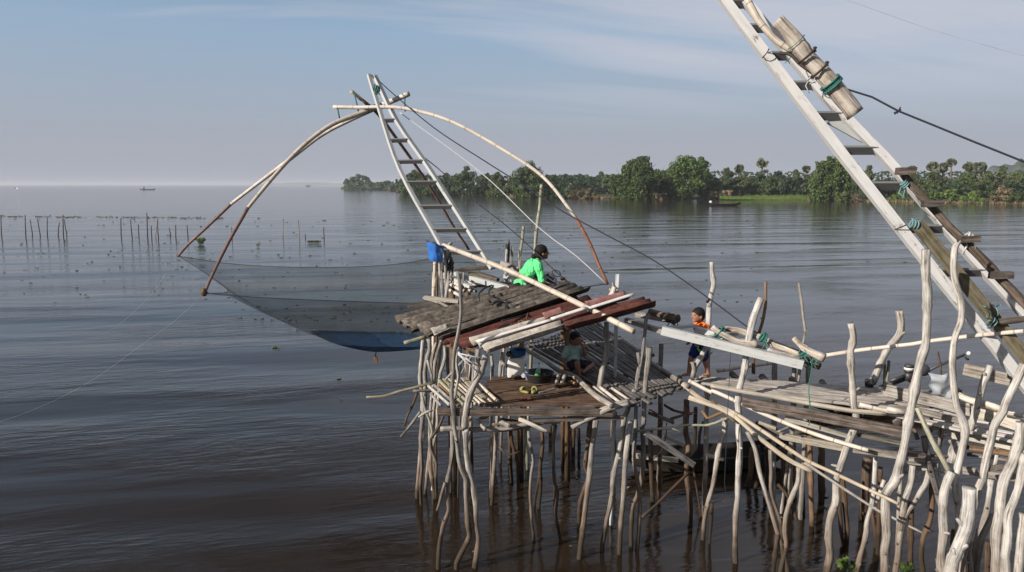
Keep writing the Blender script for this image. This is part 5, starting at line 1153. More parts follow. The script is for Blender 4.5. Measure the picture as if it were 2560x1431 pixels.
c = W(770, 467, 0); t = thing('fishing_boat', c, 'tiny boat on the horizon left of the tree covered point', 'boat'); hull(t, 14, 3.0, 2.0, c, .0, M_METD)
bm = nb(); box(bm, c+V((-1.5,0,3.6)), c+V((2.5,0,3.6)), 2.6, 2.2); mk('cabin', bm, M_METD, t, False)
c = V((8.3, 16.2, 0)); ang = -.06
t = thing('longtail_boat', c, 'boat with a dark tiller engine moored behind the boardwalk', 'boat'); hull(t, 3.5, .8, .34, c, ang, M_CANOE)
eng = P(2272, 930, 15.8)
bm = nb(); lathe(bm, eng+V((0,0,-.02)), [(.08,0),(.10,.04),(.10,.07)], 18); lathe(bm, eng+V((0,0,.10)), [(.10,0),(.10,.05),(.085,.07)], 18); lathe(bm, eng+V((0,0,-.2)), [(.07,0),(.09,.1),(.08,.19)], 14); e_ = mk('engine', bm, M_METD, t)
bm = nb(); lathe(bm, eng+V((0,0,.05)), [(.102,0),(.103,.03),(.102,.05)], 18); mk('white_band', bm, M_PLASW, e_)
bm = nb(); ell(bm, eng+V((.12,0,-.16)), (.15,.1,.1)); mk('red_block', bm, M_RED, e_)
bm = nb(); tube(bm, [P(2300,937,15.8), P(2345,915,15.7), P(2412,887,15.6)], .03, 8); tube(bm, [P(2410,888,15.6), P(2416,897,15.6), P(2421,899,15.6)], .025, 8); ell(bm, P(2308,925,15.8), (.14,.12,.14)); mk('tiller', bm, M_METD, t)
bm = nb(); ell(bm, P(2422,884,15.6), (.045,.04,.045)); mk('tiller_knob', bm, M_PLASW, t)
bm = nb(); tube(bm, [P(2226,953,15.8), P(2262,940,15.8)], .04, 8); tube(bm, [P(2232,958,15.9), P(2285,935,15.9)], .07, 8); mk('exhaust', bm, M_METD, t)
post('J 645,0 665,110 680,225', 5, 5, 'thin brown pole standing by the moored boat\'s tiller', 14.5, 0, M_BROWN, drop=True, stubs=0, name='mooring_stick', cat='stick')
c = W(1770, 1168, .0); t = thing('canoe', c, 'dark canoe moored in the shade under the boardwalk', 'boat'); hull(t, 3.2, .8, .3, c, .12, M_CANOE)
bm = nb(); box(bm, at_(c,.12,-1.45,-.2,.36), at_(c,.12,-.7,-.36,.3), .08, .05); mk('pale_rail', bm, M_PALEB, t, False)
# ------------------------------------------------------------------ water, bank, hills
def water():
    m, nt, b = newmat('river_water')
    geo = nt.nodes.new('ShaderNodeNewGeometry')
    def noise_(sx, sy, rot, detail, rough=.55, dist=0.0):
        mp = N_(nt, 'ShaderNodeMapping'); mp.vector_type = 'TEXTURE'; mp.inputs['Scale'].default_value = (1/sx, 1/sy, 1); mp.inputs['Rotation'].default_value = (0,0,R(rot)); L_(nt, geo.outputs['Position'], mp.inputs[0])
        n = N_(nt, 'ShaderNodeTexNoise', Scale=1.0, Detail=float(detail), Roughness=rough, Distortion=dist); L_(nt, mp.outputs[0], n.inputs['Vector']); return n.outputs[0]
    swell = noise_(.03, .2, 9, 2, .45, .3)
    mid = noise_(.18, .9, 13, 3, .5, .3)
    fine = noise_(1.6, 6.0, 12, 4, .6, .3)
    chop = noise_(.75, 3.0, 16, 3, .55, .6)
    patch = noise_(.10, .25, 10, 3)
    pk = ramp(nt, patch, [(.42, (.1,.1,.1)), (.6, (1,1,1))]).outputs[0]
    sy_ = nt.nodes.new('ShaderNodeSeparateXYZ'); L_(nt, geo.outputs['Position'], sy_.inputs[0])
    calm = ramp(nt, mth(nt, 'DIVIDE', sy_.outputs[1], 250.0), [(.08, (1,1,1)), (.7, (.3,.3,.3))]).outputs[0]      # sheltered water towards the bank
    pk = mth(nt, 'MULTIPLY', pk, calm)
    h = mth(nt, 'MULTIPLY', mth(nt, 'MULTIPLY', swell, SW), calm)
    h = mth(nt, 'ADD', h, mth(nt, 'MULTIPLY', mid, MI))
    h = mth(nt, 'ADD', h, mth(nt, 'MULTIPLY', mth(nt, 'MULTIPLY', fine, pk), FI))
    h = mth(nt, 'ADD', h, mth(nt, 'MULTIPLY', mth(nt, 'MULTIPLY', chop, pk), .03))
    bp = N_(nt, 'ShaderNodeBump', Strength=1.0, Distance=1.0); L_(nt, h, bp.inputs['Height']); L_(nt, bp.outputs[0], b.inputs['Normal'])
    b.inputs['Base Color'].default_value = WCOL; b.inputs['Roughness'].default_value = .09; b.inputs['IOR'].default_value = 1.33
    return m
SW, MI, FI = .27, .013, .02
WCOL = (.0145, .0096, .0058, 1)
bm = nb(); S = 9000.0
ys = [-60, 0, 30, 80, 200, 500, 1200, 3000, S]; xs = [-S, -2000, -500, -150, -50, 0, 50, 150, 500, 2000, S]
g = [[bm.verts.new((x, y, 0)) for x in xs] for y in ys]
for i in range(len(ys)-1):
    for j in range(len(xs)-1): bm.faces.new((g[i][j], g[i][j+1], g[i+1][j+1], g[i+1][j]))
M_WATER = water()
mk('water', bm, M_WATER, None, False, kind='structure')
shore = [(852,473.5),(890,474.5),(940,474.5),(985,476),(1015,481),(1050,487),(1150,488.5),(1240,490),(1320,494),(1400,495),(1500,497),(1600,499),(1700,499),(1790,498.5),(1830,497.5),(1950,497.5),(2030,500),(2100,503),(2200,506),(2300,508),(2420,509.5),(2560,512),(2700,515)]
sp = [W(x, y, 0) for x, y in shore]
far = [V((p.x*1.5+0, p.y*1.5+60, 0)) for p in sp]
M_BANK = flat('bank_soil', (.045,.045,.02), .95, .1, .4, .3)
bm = nb(); rows = []
for i, (a, b) in enumerate(zip(sp, far)):
    row = []
    for k, (t, z) in enumerate(((-.02,-.3),(.0,.05),(.03,.35),(.1,.6),(.4,.9),(1.0,1.2),(5.0,1.6))):
        p = a.lerp(b, t); row.append(bm.verts.new((p.x, p.y, z+(.3*mnoise.noise(p*.1) if k > 1 else 0))))
    rows.append(row)
for a, b in zip(rows, rows[1:]):
    for k in range(6): bm.faces.new((a[k], b[k], b[k+1], a[k+1]))
bmesh.ops.recalc_face_normals(bm, faces=bm.faces)
mk('river_bank', bm, M_BANK, None, True, kind='structure')
M_HILL = flat('far_hills', (.05,.07,.05), .95, .1, .2, .01)
def ridge(x0, x1, ytop, ybase, D, seedv, peak=None):
    bm = nb(); n = 60; top, bot, back = [], [], []
    for i in range(n+1):
        x = x0+(x1-x0)*i/n; e = max(0, math.sin(3.14159*i/n))**.7
        y = ybase+(ytop-ybase)*e*(.6+.4*mnoise.noise(V((i*.17+seedv, seedv, 0)))+.2)
        p = P(x, y, D); q = P(x, ybase, D*.97)
        top.append(bm.verts.new(p)); bot.append(bm.verts.new((q.x, q.y, -1))); back.append(bm.verts.new((p.x*1.08, p.y*1.08, -1)))
    for i in range(n):
        bm.faces.new((bot[i], bot[i+1], top[i+1], top[i])); bm.faces.new((top[i], top[i+1], back[i+1], back[i]))
    return bm
mk('hills', ridge(640, 900, 455, 462, 7500, 3), M_HILL, None, True, kind='structure')
mk('hills', ridge(2380, 2700, 398, 462, 8300, 9), M_HILL, None, True, kind='structure')
# ------------------------------------------------------------------ trees
def leafquad(bm, c, s, n):
    a = n.orthogonal().normalized(); b = n.cross(a); ang = rng.random()*6.28
    u = (a*math.cos(ang)+b*math.sin(ang))*s; w = (b*math.cos(ang)-a*math.sin(ang))*s*.62
    bm.faces.new([bm.verts.new(c+u), bm.verts.new(c+w), bm.verts.new(c-u*.9), bm.verts.new(c-w)])
def rdir():
    while True:
        v = V((rng.uniform(-1,1), rng.uniform(-1,1), rng.uniform(-1,1)))
        if .1 < v.length < 1: return v.normalized()
def tree(x, ytop, ybase, wpx, label, mat, kind='round', clumps=34, leaves=75, D=None, name='tree', group=None, z0=0.0, low=.12):
    yb = ybase
    if D is None: base = W(x, yb, .0)
    else: base = P(x, yb, D); base.z = z0
    D = base.y; top = P(x, ytop, D).z; Ht = top-base.z; w = wpx*mpp(D, 480); ls = max(.24, .0016*D); leaves = int(leaves*1.7)
    t = thing(name, base, label, 'tree' if name != 'shrub' else 'shrub', group)
    bm = nb(); r0 = max(.12, Ht*.022)
    tp = [base, base+V((rng.uniform(-.02,.02)*Ht, 0, Ht*.3)), base+V((rng.uniform(-.05,.05)*Ht, 0, Ht*.7))]
    tube(bm, tp, [r0, r0*.8, r0*.35], 7, .15)
    for k in range(5):
        a = tp[1].lerp(tp[2], rng.random()*.8); d = rdir(); d.z = abs(d.z)*.8+.2
        tube(bm, [a, a+d*w*.22, a+d*w*.36+V((0,0,.05*Ht))], [r0*.45, r0*.28, r0*.1], 5)
    mk('trunk', bm, M_TRUNK, t)
    bm = nb(); rx_ = w*.53; clumps = int(clumps*1.7); sd_ = rng.random()*80
    for k in range(clumps):
        zt = rng.random()**.85; a_ = rng.random()*6.2832
        ka = mnoise.noise(V((math.cos(a_)*1.3+sd_, math.sin(a_)*1.3, sd_))); kb = mnoise.noise(V((math.cos(a_)*1.5+sd_, math.sin(a_)*1.5, zt*3.2+sd_)))
        wid = math.sqrt(max(0, 1-max(0, (zt-.38)/.62)**2))*(1 if zt > low*2 or kind != 'round' else .55)
        if zt < .38 and kind == 'round': wid *= .6+.4*zt/.38
        rr = rng.random()**.4; wid *= 1+.42*kb
        c = base+V((math.cos(a_)*rx_*wid*rr*.84, math.sin(a_)*rx_*wid*rr*.84, Ht*(low+(.93-low)*zt*(.86+.3*ka))))
        cr = (.30 if kind != 'willow' else .2)*min(rx_, Ht*.5)*rng.choice((.35,.5,.7,.9,1.1,1.4))
        for j in range(leaves):
            e = rdir(); q = c+V((e.x, e.y, e.z*.8))*cr*rng.random()**.4
            if kind == 'willow':
                q = c+V((e.x*cr, e.y*cr, 0)); q.z += cr*.6-rng.random()**1.3*Ht*.22
                nrm = V((rng.uniform(-1,1), rng.uniform(-1,1), rng.uniform(-.2,.5)))
            else: nrm = (e+rdir()*.8)+V((0,0,.5))
            if q.z < base.z+.1: q.z = base.z+.1+rng.random()*.5
            leafquad(bm, q, ls*rng.uniform(.6, 1.25), nrm.normalized())
    mk('crown', bm, mat, t, False)
    return t
G_TR = 'trees along the far bank'
T = [
 (1830,442,490,70,'leafy bush below and between the left sugar palm and the tall pair',M_LEAFD,'bush',22,70,285),
 (1875,440,488,60,'dark green bush between the two clear sugar palms',M_LEAF,'bush',20,70,292),
 (1925,438,488,70,'dark green bush right under the tallest sugar palm',M_LEAF,'bush',22,70,288),
 (1970,442,489,70,'broad bush left of the small sugar palm',M_LEAFD,'bush',22,70,286),
 (2190,446,494,70,'dark bush under the ladder between the light green trees and the rung',M_LEAFD,'bush',22,70,265),
 (2255,440,496,70,'leafy bush directly below the first palm right of the big ladder',M_LEAF,'bush',22,70,262),
 (2320,446,499,80,'green bush below the left palm of the right bank cluster',M_LEAF,'bush',24,70,250),
 (2385,448,500,80,'thick green bush below the right side of the palm cluster',M_LEAFD,'bush',24,70,248),
 (2445,446,501,80,'thick green bush below the pale crowned sugar palm',M_LEAF,'bush',24,70,246),
 (2520,446,502,90,'thick green bush near the right edge behind the dry brown bush',M_LEAFD,'bush',26,70,244),
 (1005,446,478,60,'low green tree filling the point left of the small ladder',M_LEAFD,'bush',20,70,None),
 (1065,436,488,70,'green tree behind the upper rungs of the small ladder mast',M_LEAF,'bush',24,70,None),
 (900,433,474,84,'round bluish green tree at the far left tip of the wooded point',M_LEAFD,'bush',26,70,None),
 (962,449,475,48,'low dark shrub right of the round tree on the point',M_LEAFD,'bush',14,60,None),
 (1040,420,487,92,'bushy tree seen between the rails of the small ladder mast',M_LEAF,'bush',34,75,None),
 (1092,440,489,60,'lower tree just right of the small ladder mast',M_LEAFD,'bush',20,70,None),
 (1120,424,488,62,'pale crowned tree right of the small ladder mast',M_LEAF,'bush',24,70,None),
 (1168,412,489,72,'rounded tall tree in the group behind the white rope',M_LEAF,'bush',30,75,None),
 (1212,430,490,70,'darker tree in the middle of the group left of the big round crown',M_LEAFD,'bush',28,75,None),
 (1247,424,491,60,'tree on the left shoulder of the big round crown',M_LEAF,'bush',24,75,None),
 (1290,432,494,66,'low tree under the left of the big round crown',M_LEAF,'bush',24,70,None),
 (1326,403,495,92,'big round crowned tree behind the bent right arm of the net',M_LEAF,'bush',42,80,None),
 (1380,437,495,54,'dark tree right of the big round crown',M_LEAFD,'bush',22,70,None),
 (1565,430,498,110,'willow like tree with trailing branches left of the tallest pair',M_LEAFW,'willow',46,80,None),
 (1600,384,499,130,'broad weeping tree standing at the water in the middle of the bank',M_LEAFW,'willow',70,90,None),
 (1655,410,498,90,'weeping tree filling the gap between the broad and the tallest tree',M_LEAFW,'willow',44,80,None),
 (1710,371,499,104,'tallest tree of the bank with an open ragged top',M_LEAFW,'round',64,85,None),
 (1752,382,497,56,'narrow upright tree on the right flank of the tallest tree',M_LEAFW,'round',34,80,None),
 (1775,432,498,60,'low tree at the foot of the tallest tree\'s right side',M_LEAF,'bush',24,70,None),
 (1815,416,486,40,'grey green tree left of the two sugar palms',M_LEAFO,'round',22,70,300),
 (1850,432,486,56,'olive tree below the left sugar palm',M_LEAFO,'bush',26,70,300),
 (1900,428,486,60,'dark tree below the taller sugar palm',M_LEAFD,'bush',28,70,300),
 (1945,424,486,60,'wide dark tree right of the taller sugar palm',M_LEAFD,'bush',28,70,300),
 (1985,418,487,44,'slim grey tree left of the light green weeping tree',M_LEAFO,'round',20,70,300),
 (2015,436,488,44,'olive low tree beside the light green weeping tree',M_LEAFO,'bush',20,70,300),
 (2075,385,503,104,'light green weeping tree half behind the big white ladder',M_LEAFW,'willow',60,85,None),
 (2130,398,500,50,'light green tree right behind the big white ladder\'s left rail',M_LEAFW,'round',28,80,255),
 (2170,412,492,40,'grey tree seen between the rails of the big ladder',M_LEAFO,'round',20,70,290),
 (2215,440,494,60,'low scrubby tree under the ladder rung',M_LEAFO,'bush',22,70,270),
 (2290,430,495,60,'olive tree right of the dark log on the ladder',M_LEAFO,'bush',24,70,260),
 (2345,418,497,70,'grey green thicket tree under the clustered palms',M_LEAFO,'bush',28,70,260),
 (2410,424,498,70,'dark green thicket tree in the middle of the right bank',M_LEAF,'bush',30,70,255),
 (2470,420,498,70,'grey olive tree behind the right bank thicket',M_LEAFO,'bush',28,70,260),
 (2500,396,480,30,'thin topped tree rising above the thicket at the right',M_LEAFO,'round',14,60,285),
 (2535,416,498,70,'dense tree at the photo\'s right edge',M_LEAFO,'bush',28,70,258),
 (2590,420,500,70,'tree cut off by the photo\'s right edge',M_LEAF,'bush',24,70,255)]
for (x,yt,yb,w,lb,m,k,c,l,D) in T: tree(x,yt,yb,w,lb,m,k,c,l,D,group=G_TR, low=.02 if k != 'round' else .1)
S_ = [(1800,470,499,60,'brown dry shrub at the water right of the tallest tree',M_REED),(1835,480,498,40,'small dry shrub at the left end of the bright grass',M_REED),
 (2045,483,503,40,'round shrub at the right end of the bright grass',M_LEAFO),(2110,480,505,40,'small shrub on the bank by the ladder\'s left rail',M_LEAFO),(2135,486,505,30,'low pale shrub between the ladder rails',M_REED),
 (2245,480,506,60,'grassy clump on the bank under the big ladder',M_GRASS),(2310,478,508,60,'green reed clump right of the big ladder',M_GRASS),(2370,470,508,70,'tall green reed clump on the right bank',M_GRASS),(2430,472,509,60,'second green reed clump on the right bank',M_GRASS),
 (2505,462,510,50,'dry brown bush leaning over the water at the right',M_REED),(2550,474,511,60,'green bush at the right edge of the bank',M_LEAF),(1010,466,482,46,'dry grey shrub beside the low dark shrub on the point',M_REED),
 (1640,482,500,50,'brownish undergrowth at the foot of the weeping trees',M_REED),(1480,474,498,50,'brown reed clump left of the trailing willow',M_REED),(1440,470,497,60,'reedy shrub in the gap right of the big round crown',M_REED),(1405,474,496,50,'dark shrub in the gap beside the big round crown',M_LEAFD)]
for (x,yt,yb,w,lb,m) in S_: tree(x,yt,yb,w,lb,m,'bush',16,60,None,'shrub','shrubs along the far bank',low=.0)
def palm(x, ytop, ybase, w, D, label):
    base = P(x, ybase, D); base.z = 1.5; top = P(x, ytop, D); r = w*mpp(D,450)/2; c = V((base.x, base.y, top.z-r*.9))
    t = thing('sugar_palm', base, label, 'palm tree', 'sugar palms on the far bank')
    bm = nb(); tube(bm, [base, base.lerp(c,.5)+V((.2,0,0)), c], [.45,.35,.3], 8, .1); mk('trunk', bm, M_TRUNK, t)
    bm = nb()
    for k in range(34):
        d = rdir(); d.z = d.z*.8+.15; d.normalize(); L = r*rng.uniform(.75,1.05); a = d.orthogonal().normalized(); b = d.cross(a); ang = rng.random()*3; a = a*math.cos(ang)+b*math.sin(ang)
        st = c+d*L*.35; cv = bm.verts.new(st); pr = None
        for j in range(9):
            th = -1.15+2.3*j/8; e = bm.verts.new(st+(d*math.cos(th)+a*math.sin(th))*L*.62+V((0,0,-.05*L*abs(th)))+d.cross(a)*(.06*L*(j%2)))
            if pr: bm.faces.new((cv, pr, e))
            pr = e
        q = d.cross(a).normalized()*.04; bm.faces.new([bm.verts.new(c+q), bm.verts.new(c-q), bm.verts.new(st-q), bm.verts.new(st+q)])
    mk('crown', bm, M_PALM, t, False)
for a in [(1846,409,488,30,310,'left and lower of the two clear sugar palms in mid bank'),(1902,394,488,34,310,'tallest sugar palm standing clear above the bank trees'),(2012,412,488,24,320,'small sugar palm left of the light green weeping tree'),
  (2272,412,492,30,290,'sugar palm just right of the big ladder\'s right rail'),(2325,402,492,32,285,'left sugar palm of the cluster on the right bank'),(2352,406,492,30,290,'middle sugar palm of the cluster on the right bank'),(2372,396,492,26,300,'thin tall palm at the right of the palm cluster'),
  (2415,404,492,30,290,'sugar palm left of the pale crowned one on the right bank'),(2443,404,492,34,280,'pale crowned sugar palm on the right bank'),(1502,428,486,14,420,'tiny palm in the dark far tree line')]: palm(*a)
# far dark tree line: one mass
bm = nb()
for k in range(13000):
    x = rng.uniform(1370, 1580) if k % 3 == 0 else rng.uniform(860, 2620); D = rng.uniform(330, 430)
    hh = 440+6*mnoise.noise(V((x*.03,1,1)))+5*mnoise.noise(V((x*.11,4,1))) if x < 1600 else 430+11*mnoise.noise(V((x*.03,1,1)))
    if x < 1000: hh = 456; D = rng.uniform(700, 800)
    y = hh+(rng.random()**1.2)*(486-hh)
    p = P(x, y, D)
    if p.z < .3: p.z = .3+rng.random()
    leafquad(bm, p, D*.0024*rng.uniform(.6,1.3), (rdir()+V((0,-.5,.5))).normalized())
mk('far_wood', bm, M_LEAFD, None, False, 'dark far wood closing the gaps between the bank trees', 'wood', kind='stuff')
bm = nb()
for k in range(4200):
    i = rng.randrange(len(sp)-1); a = sp[i].lerp(sp[i+1], rng.random()); a.y += rng.random()**2*6
    h = a.y*.0035*rng.uniform(.5, 1.3); q = V((rng.uniform(-1,1), rng.uniform(-.5,.5), 0)).normalized()*h*.22; tpv = V((rng.uniform(-.3,.3)*h, 0, h))
    bm.faces.new([bm.verts.new(a-q), bm.verts.new(a+q), bm.verts.new(a+tpv)])
mk('bank_reeds', bm, M_REED, None, False, 'dry reeds and grass fringing the far bank at the water', 'reeds', kind='stuff')
bm = nb()
for k in range(2600):
    x = rng.uniform(1800, 2060); a = W(x, rng.uniform(484, 499), .6); h = rng.uniform(.4,1.0); q = V((rng.uniform(-1,1),0,0)).normalized()*.3
    bm.faces.new([bm.verts.new(a-q), bm.verts.new(a+q), bm.verts.new(a+V((rng.uniform(-.2,.2),0,h)))])
mk('meadow_grass', bm, M_GRASS, None, False, 'bright green grass on the low bank in front of the palms', 'grass', kind='stuff')
post('v 1190,350 1165,465', 4, 4, 'pale pole leaning by the light green weeping tree on the far bank', 240, 0, M_PALEB, drop=False, stubs=0, name='bank_pole', cat='pole')
# ------------------------------------------------------------------ stakes standing in the water on the left
ST_ = [('r 10,500 14,640 20,762',3),('r 320,500 324,640 329,762',3.2),('r 385,560 402,670 416,748',2.8),('r 480,550 495,650 516,762',2.8),('r 605,540 603,650 606,762',2.8),('r 760,600 748,690 745,768',2.8),('r 805,500 808,640 812,764',3),('r 820,560 840,680 856,768',2.8),
 ('r 1548,540 1548,660 1551,765',3),('r 1670,560 1680,680 1691,782',3),('r 1770,620 1774,700 1779,778',2.8),('r 1880,475 1884,640 1889,780',3.2),('r 1935,640 1938,720 1943,802',2.8),('r 2012,550 2005,660 1988,782',2.8),('r 2015,560 2020,690 2029,794',2.8),
 ('r 2165,665 2175,715 2186,764',2.8),('r 2248,630 2249,710 2251,784',3),('r 2393,630 2400,710 2406,774',3),('s 660,450 664,530 669,594',2.2),('s 1320,340 1316,450 1314,555',3.4),('s 1515,360 1522,480 1531,605',3.2),('s 1838,450 1842,530 1846,595',2.8),('s 1605,545 1605,590',2.4)]
nm_ = ['first stake from the left edge, standing alone','second stake from the left, tall and straight','third stake from the left, leaning left with weed at its foot','fourth stake from the left, leaning and thick at the foot','fifth stake from the left, upright and alone','left stake of the trio standing close together','middle and tallest stake of the trio standing close together','right slanting stake of the trio standing close together',
 'first stake of the second group in the water','second stake of the second group, leaning left','third stake of the second group, short','tallest stake of the second group','shortest stake right of the tallest one in the second group','left leg of the crossed pair of stakes with a pale top','right leg of the crossed pair of stakes','short stake beside a clump of weed left of the net arms','upright stake right of the weed clump','last leaning stake before the left net arm','faint stake between the two net arms','pale topped stake right of the net arms','taller leaning stake right of the pale topped one','stake with a little crosspiece beside the floating grass mat','tiny stub of a stake left of the floating grass mat']
for (t, w), lb in zip(ST_, nm_): post(t, w*.72, w*.8, lb, None, 0, M_BROWN if 'pale' not in lb else M_GREY, 'water_stake', 'stake', 'stakes standing in the water', stubs=0, rough=.05)
# floating plants
def hyacinth(c, r, h, n, name, label, cat='plant', mat=None):
    bm = nb()
    for k in range(n):
        a = rng.random()*6.28; q = c+V((math.cos(a)*r*rng.random()**.5, math.sin(a)*r*.6*rng.random()**.5, rng.random()*h*.3)); d = V((rng.uniform(-.7,.7), rng.uniform(-.7,.7), 1)).normalized(); L = h*rng.uniform(.5,1)
        e = q+d*L; tube(bm, [q, e], h*.02, 4); s = d.cross(V((0,1,.2))).normalized()*h*.28; f = d*h*.34
        bm.faces.new([bm.verts.new(e), bm.verts.new(e+s*.8+f*.5), bm.verts.new(e+f*1.2), bm.verts.new(e-s*.8+f*.5)])
    return mk(name, bm, mat or M_HYA, None, True, label, cat)
hyacinth(W(503,612), .24, .42, 60, 'water_hyacinth', 'round green water hyacinth floating between the net arms')
hyacinth(W(785,608), .62, .16, 260, 'floating_grass', 'long flat mat of floating grass beside a stake', 'plant', M_LEAFO)
hyacinth(W(645,617), .1, .2, 20, 'water_hyacinth', 'small hyacinth tuft left of the floating grass mat')
hyacinth(V((4.42,9.15,0)), .085, .15, 34, 'water_hyacinth', 'bright green hyacinth at the foot of the slim bone white post')
hyacinth(V((5.15,9.1,0)), .06, .14, 24, 'water_hyacinth', 'small hyacinth low in the right hand post cluster')
hyacinth(W(693,871), .16, .06, 24, 'water_hyacinth', 'small green plant floating below the net')
hyacinth(W(854,1000), .08, .04, 12, 'water_hyacinth', 'tiny green plant floating near the driftwood branch')
bm = nb()
def fleck(p, s):
    for j in range(3): leafquad(bm, p+V((rng.uniform(-s,s), rng.uniform(-s,s)*.6, s*.12)), s*.5, V((rng.uniform(-1,1),-1,rng.uniform(.2,1.2))).normalized())
    k = rng.randint(5, 8); vs = [bm.verts.new(p+V((math.cos(6.28*j/k)*s*rng.uniform(.5,1.2), math.sin(6.28*j/k)*s*rng.uniform(.4,1), .012+s*.02*rng.random()))) for j in range(k)]; bm.faces.new(vs)
for k in range(300):
    x = rng.uniform(-10, 560); dens = mnoise.noise(V((x*.02, 0, 0)))
    if dens < -.25: continue
    p = W(x, 541.5+x*.008+rng.gauss(0,1.1), .0); fleck(p, rng.uniform(.05,.26))
for k in range(420):
    y = 545+rng.random()**1.3*260; x = rng.uniform(-10, 1900); 
    if y > 760: x = rng.uniform(600, 1100)
    p = W(x, y, 0); fleck(p, p.y*.0013*rng.uniform(.5,1.7)+.015)
for k in range(60):
    p = W(rng.gauss(1270,50), rng.gauss(545,18), 0); fleck(p, rng.uniform(.1,.3))
for x, y, s in ((848,948,.07),(745,826,.06),(690,870,.1),(648,768,.07),(1425,1366,.04),(1300,590,.2),(2260,657,.12),(2170,655,.08)): 
    for q in range(5): fleck(W(x+rng.uniform(-4,4), y+rng.uniform(-1,1), 0), s*rng.uniform(.4,.9))
mk('floating_weed', bm, M_DEB, None, False, 'scraps of dark weed drifting on the water', 'weed', kind='stuff')
# birds
def bird(x, y, D, s, label):
    c = P(x, y, D); bm = nb(); ell(bm, c, (s*.5, s*.16, s*.14)); ell(bm, c+V((s*.5,0,s*.1)), (s*.16,s*.1,s*.1))
    b = mk('bird', bm, M_PLASW, None, True, label, 'bird')
    for q in (1, -1):
        bm = nb(); bm.faces.new([bm.verts.new(c+V(v)*s) for v in ((.25,.1*q,.05),(-.25,.1*q,.05),(-.35,.9*q,.6),(.05,.9*q,.65))]); mk('wing', bm, M_PLASW, b, False)
bird(41, 474, 330, 1.1, 'white bird flying low over the water at the far left')
bird(1164, 475, 300, .8, 'white egret in front of the bank trees')
# ------------------------------------------------------------------ air, sky, sun, camera
HZ = .00017
bm = nb(); bmesh.ops.create_cube(bm, size=1, matrix=Matrix.Translation((0, 4400, 13.5)) @ Matrix.Diagonal((18600, 9800, 29.0, 1)))
m, nt, b = newmat('haze_air'); nt.nodes.remove(b); pv = nt.nodes.new('ShaderNodeVolumePrincipled'); pv.inputs['Density'].default_value = HZ; pv.inputs['Color'].default_value = (.60,.635,.70,1); pv.inputs['Anisotropy'].default_value = 0
L_(nt, pv.outputs[0], nt.nodes['Material Output'].inputs['Volume'])
if HZ: mk('haze', bm, m, None, False, 'pale haze in the air over the water', 'haze', kind='stuff')
SUN_EL, SUN_AZ = R(23), R(240)                                    # azimuth clockwise from +Y (view direction)
w = bpy.data.worlds.new('World'); scene.world = w; w.use_nodes = True; nt = w.node_tree
bg = nt.nodes['Background']; sky = nt.nodes.new('ShaderNodeTexSky'); sky.sky_type = 'NISHITA'; sky.sun_disc = False
sky.sun_elevation = SUN_EL; sky.sun_rotation = SUN_AZ; sky.air_density = 1.0; sky.dust_density = 2.0; sky.ozone_density = 1.5; sky.altitude = 50
tc = nt.nodes.new('ShaderNodeTexCoord'); sx = nt.nodes.new('ShaderNodeSeparateXYZ'); L_(nt, tc.outputs['Generated'], sx.inputs[0])
zz = mth(nt, 'MAXIMUM', sx.outputs[2], .0)
hz = ramp(nt, zz, [(0, (1,1,1)), (.05, (.92,.92,.92)), (.12, (.55,.55,.55)), (.2, (.18,.18,.18)), (.3, (.04,.04,.04)), (1, (0,0,0))])
deep = ramp(nt, zz, [(.19, (0,0,0)), (.44, (1,1,1))])
blue = mixc(nt, .75, sky.outputs[0], mixc(nt, deep.outputs[0], (1.45,2.3,3.3), (.3,.42,.62)))
col = mixc(nt, hz.outputs[0], blue, (2.25,2.36,2.72))
dv = mth(nt, 'ADD', zz, .12); cx = mth(nt, 'DIVIDE', sx.outputs[0], dv); cy = mth(nt, 'DIVIDE', sx.outputs[1], dv)
cb = nt.nodes.new('ShaderNodeCombineXYZ'); L_(nt, cx, cb.inputs[0]); L_(nt, cy, cb.inputs[1])
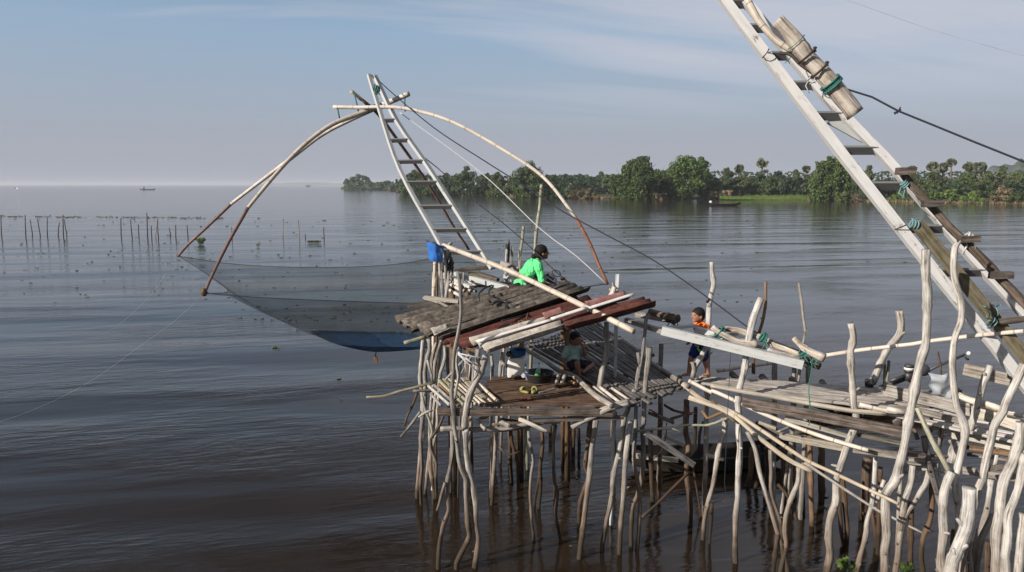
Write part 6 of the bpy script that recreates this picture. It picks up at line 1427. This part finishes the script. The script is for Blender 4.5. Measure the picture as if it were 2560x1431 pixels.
mp = N_(nt, 'ShaderNodeMapping'); mp.vector_type = 'TEXTURE'; mp.inputs['Scale'].default_value = (2.4, .62, 1); mp.inputs['Rotation'].default_value = (0,0,R(11)); mp.inputs['Location'].default_value = (3.3,1.2,0); L_(nt, cb.outputs[0], mp.inputs[0])
c1 = N_(nt, 'ShaderNodeTexNoise', Scale=.9, Detail=7.0, Roughness=.52, Distortion=.5); L_(nt, mp.outputs[0], c1.inputs['Vector'])
bias = mth(nt, 'MULTIPLY', mth(nt, 'ADD', sx.outputs[0], -.02), .42)                 # more cirrus towards the right of the sky
bias = mth(nt, 'ADD', bias, mth(nt, 'MULTIPLY', mth(nt, 'SUBTRACT', zz, .16), .55))
cl_ = ramp(nt, mth(nt, 'ADD', c1.outputs[0], bias), [(.46, (0,0,0)), (.58, (.5,.5,.5)), (.74, (1,1,1))])
up_ = ramp(nt, zz, [(.06, (0,0,0)), (.16, (1,1,1))])
col = mixc(nt, mth(nt, 'MULTIPLY', mth(nt, 'MULTIPLY', cl_.outputs[0], up_.outputs[0]), .95), col, (3.05,3.2,3.7))
L_(nt, col, bg.inputs[0]); bg.inputs[1].default_value = .1
sd = bpy.data.lights.new('Sun', 'SUN'); sd.energy = 5.0; sd.angle = R(.6); sd.color = (1, .92, .82)
so = bpy.data.objects.new('sun', sd); COL.objects.link(so)
dirv = V((math.sin(SUN_AZ)*math.cos(SUN_EL), math.cos(SUN_AZ)*math.cos(SUN_EL), math.sin(SUN_EL)))
so.rotation_euler = (-dirv).to_track_quat('-Z', 'Y').to_euler(); so.location = dirv*60
cd = bpy.data.cameras.new('camera'); co = bpy.data.objects.new('camera', cd); COL.objects.link(co)
co.location = (0, 0, EYE); co.rotation_euler = (R(90)-PITCH, 0, 0); cd.sensor_width = 36; cd.lens = FPX/2560*36; cd.clip_start = .1; cd.clip_end = 30000
scene.camera = co
scene.view_settings.view_transform = 'Standard'; scene.view_settings.look = 'None'; scene.view_settings.exposure = 0.8; scene.view_settings.gamma = 1.0
cy_ = scene.cycles; cy_.use_denoising = True; cy_.max_bounces = 7; cy_.transparent_max_bounces = 16; cy_.volume_bounces = 0; cy_.sample_clamp_indirect = 6
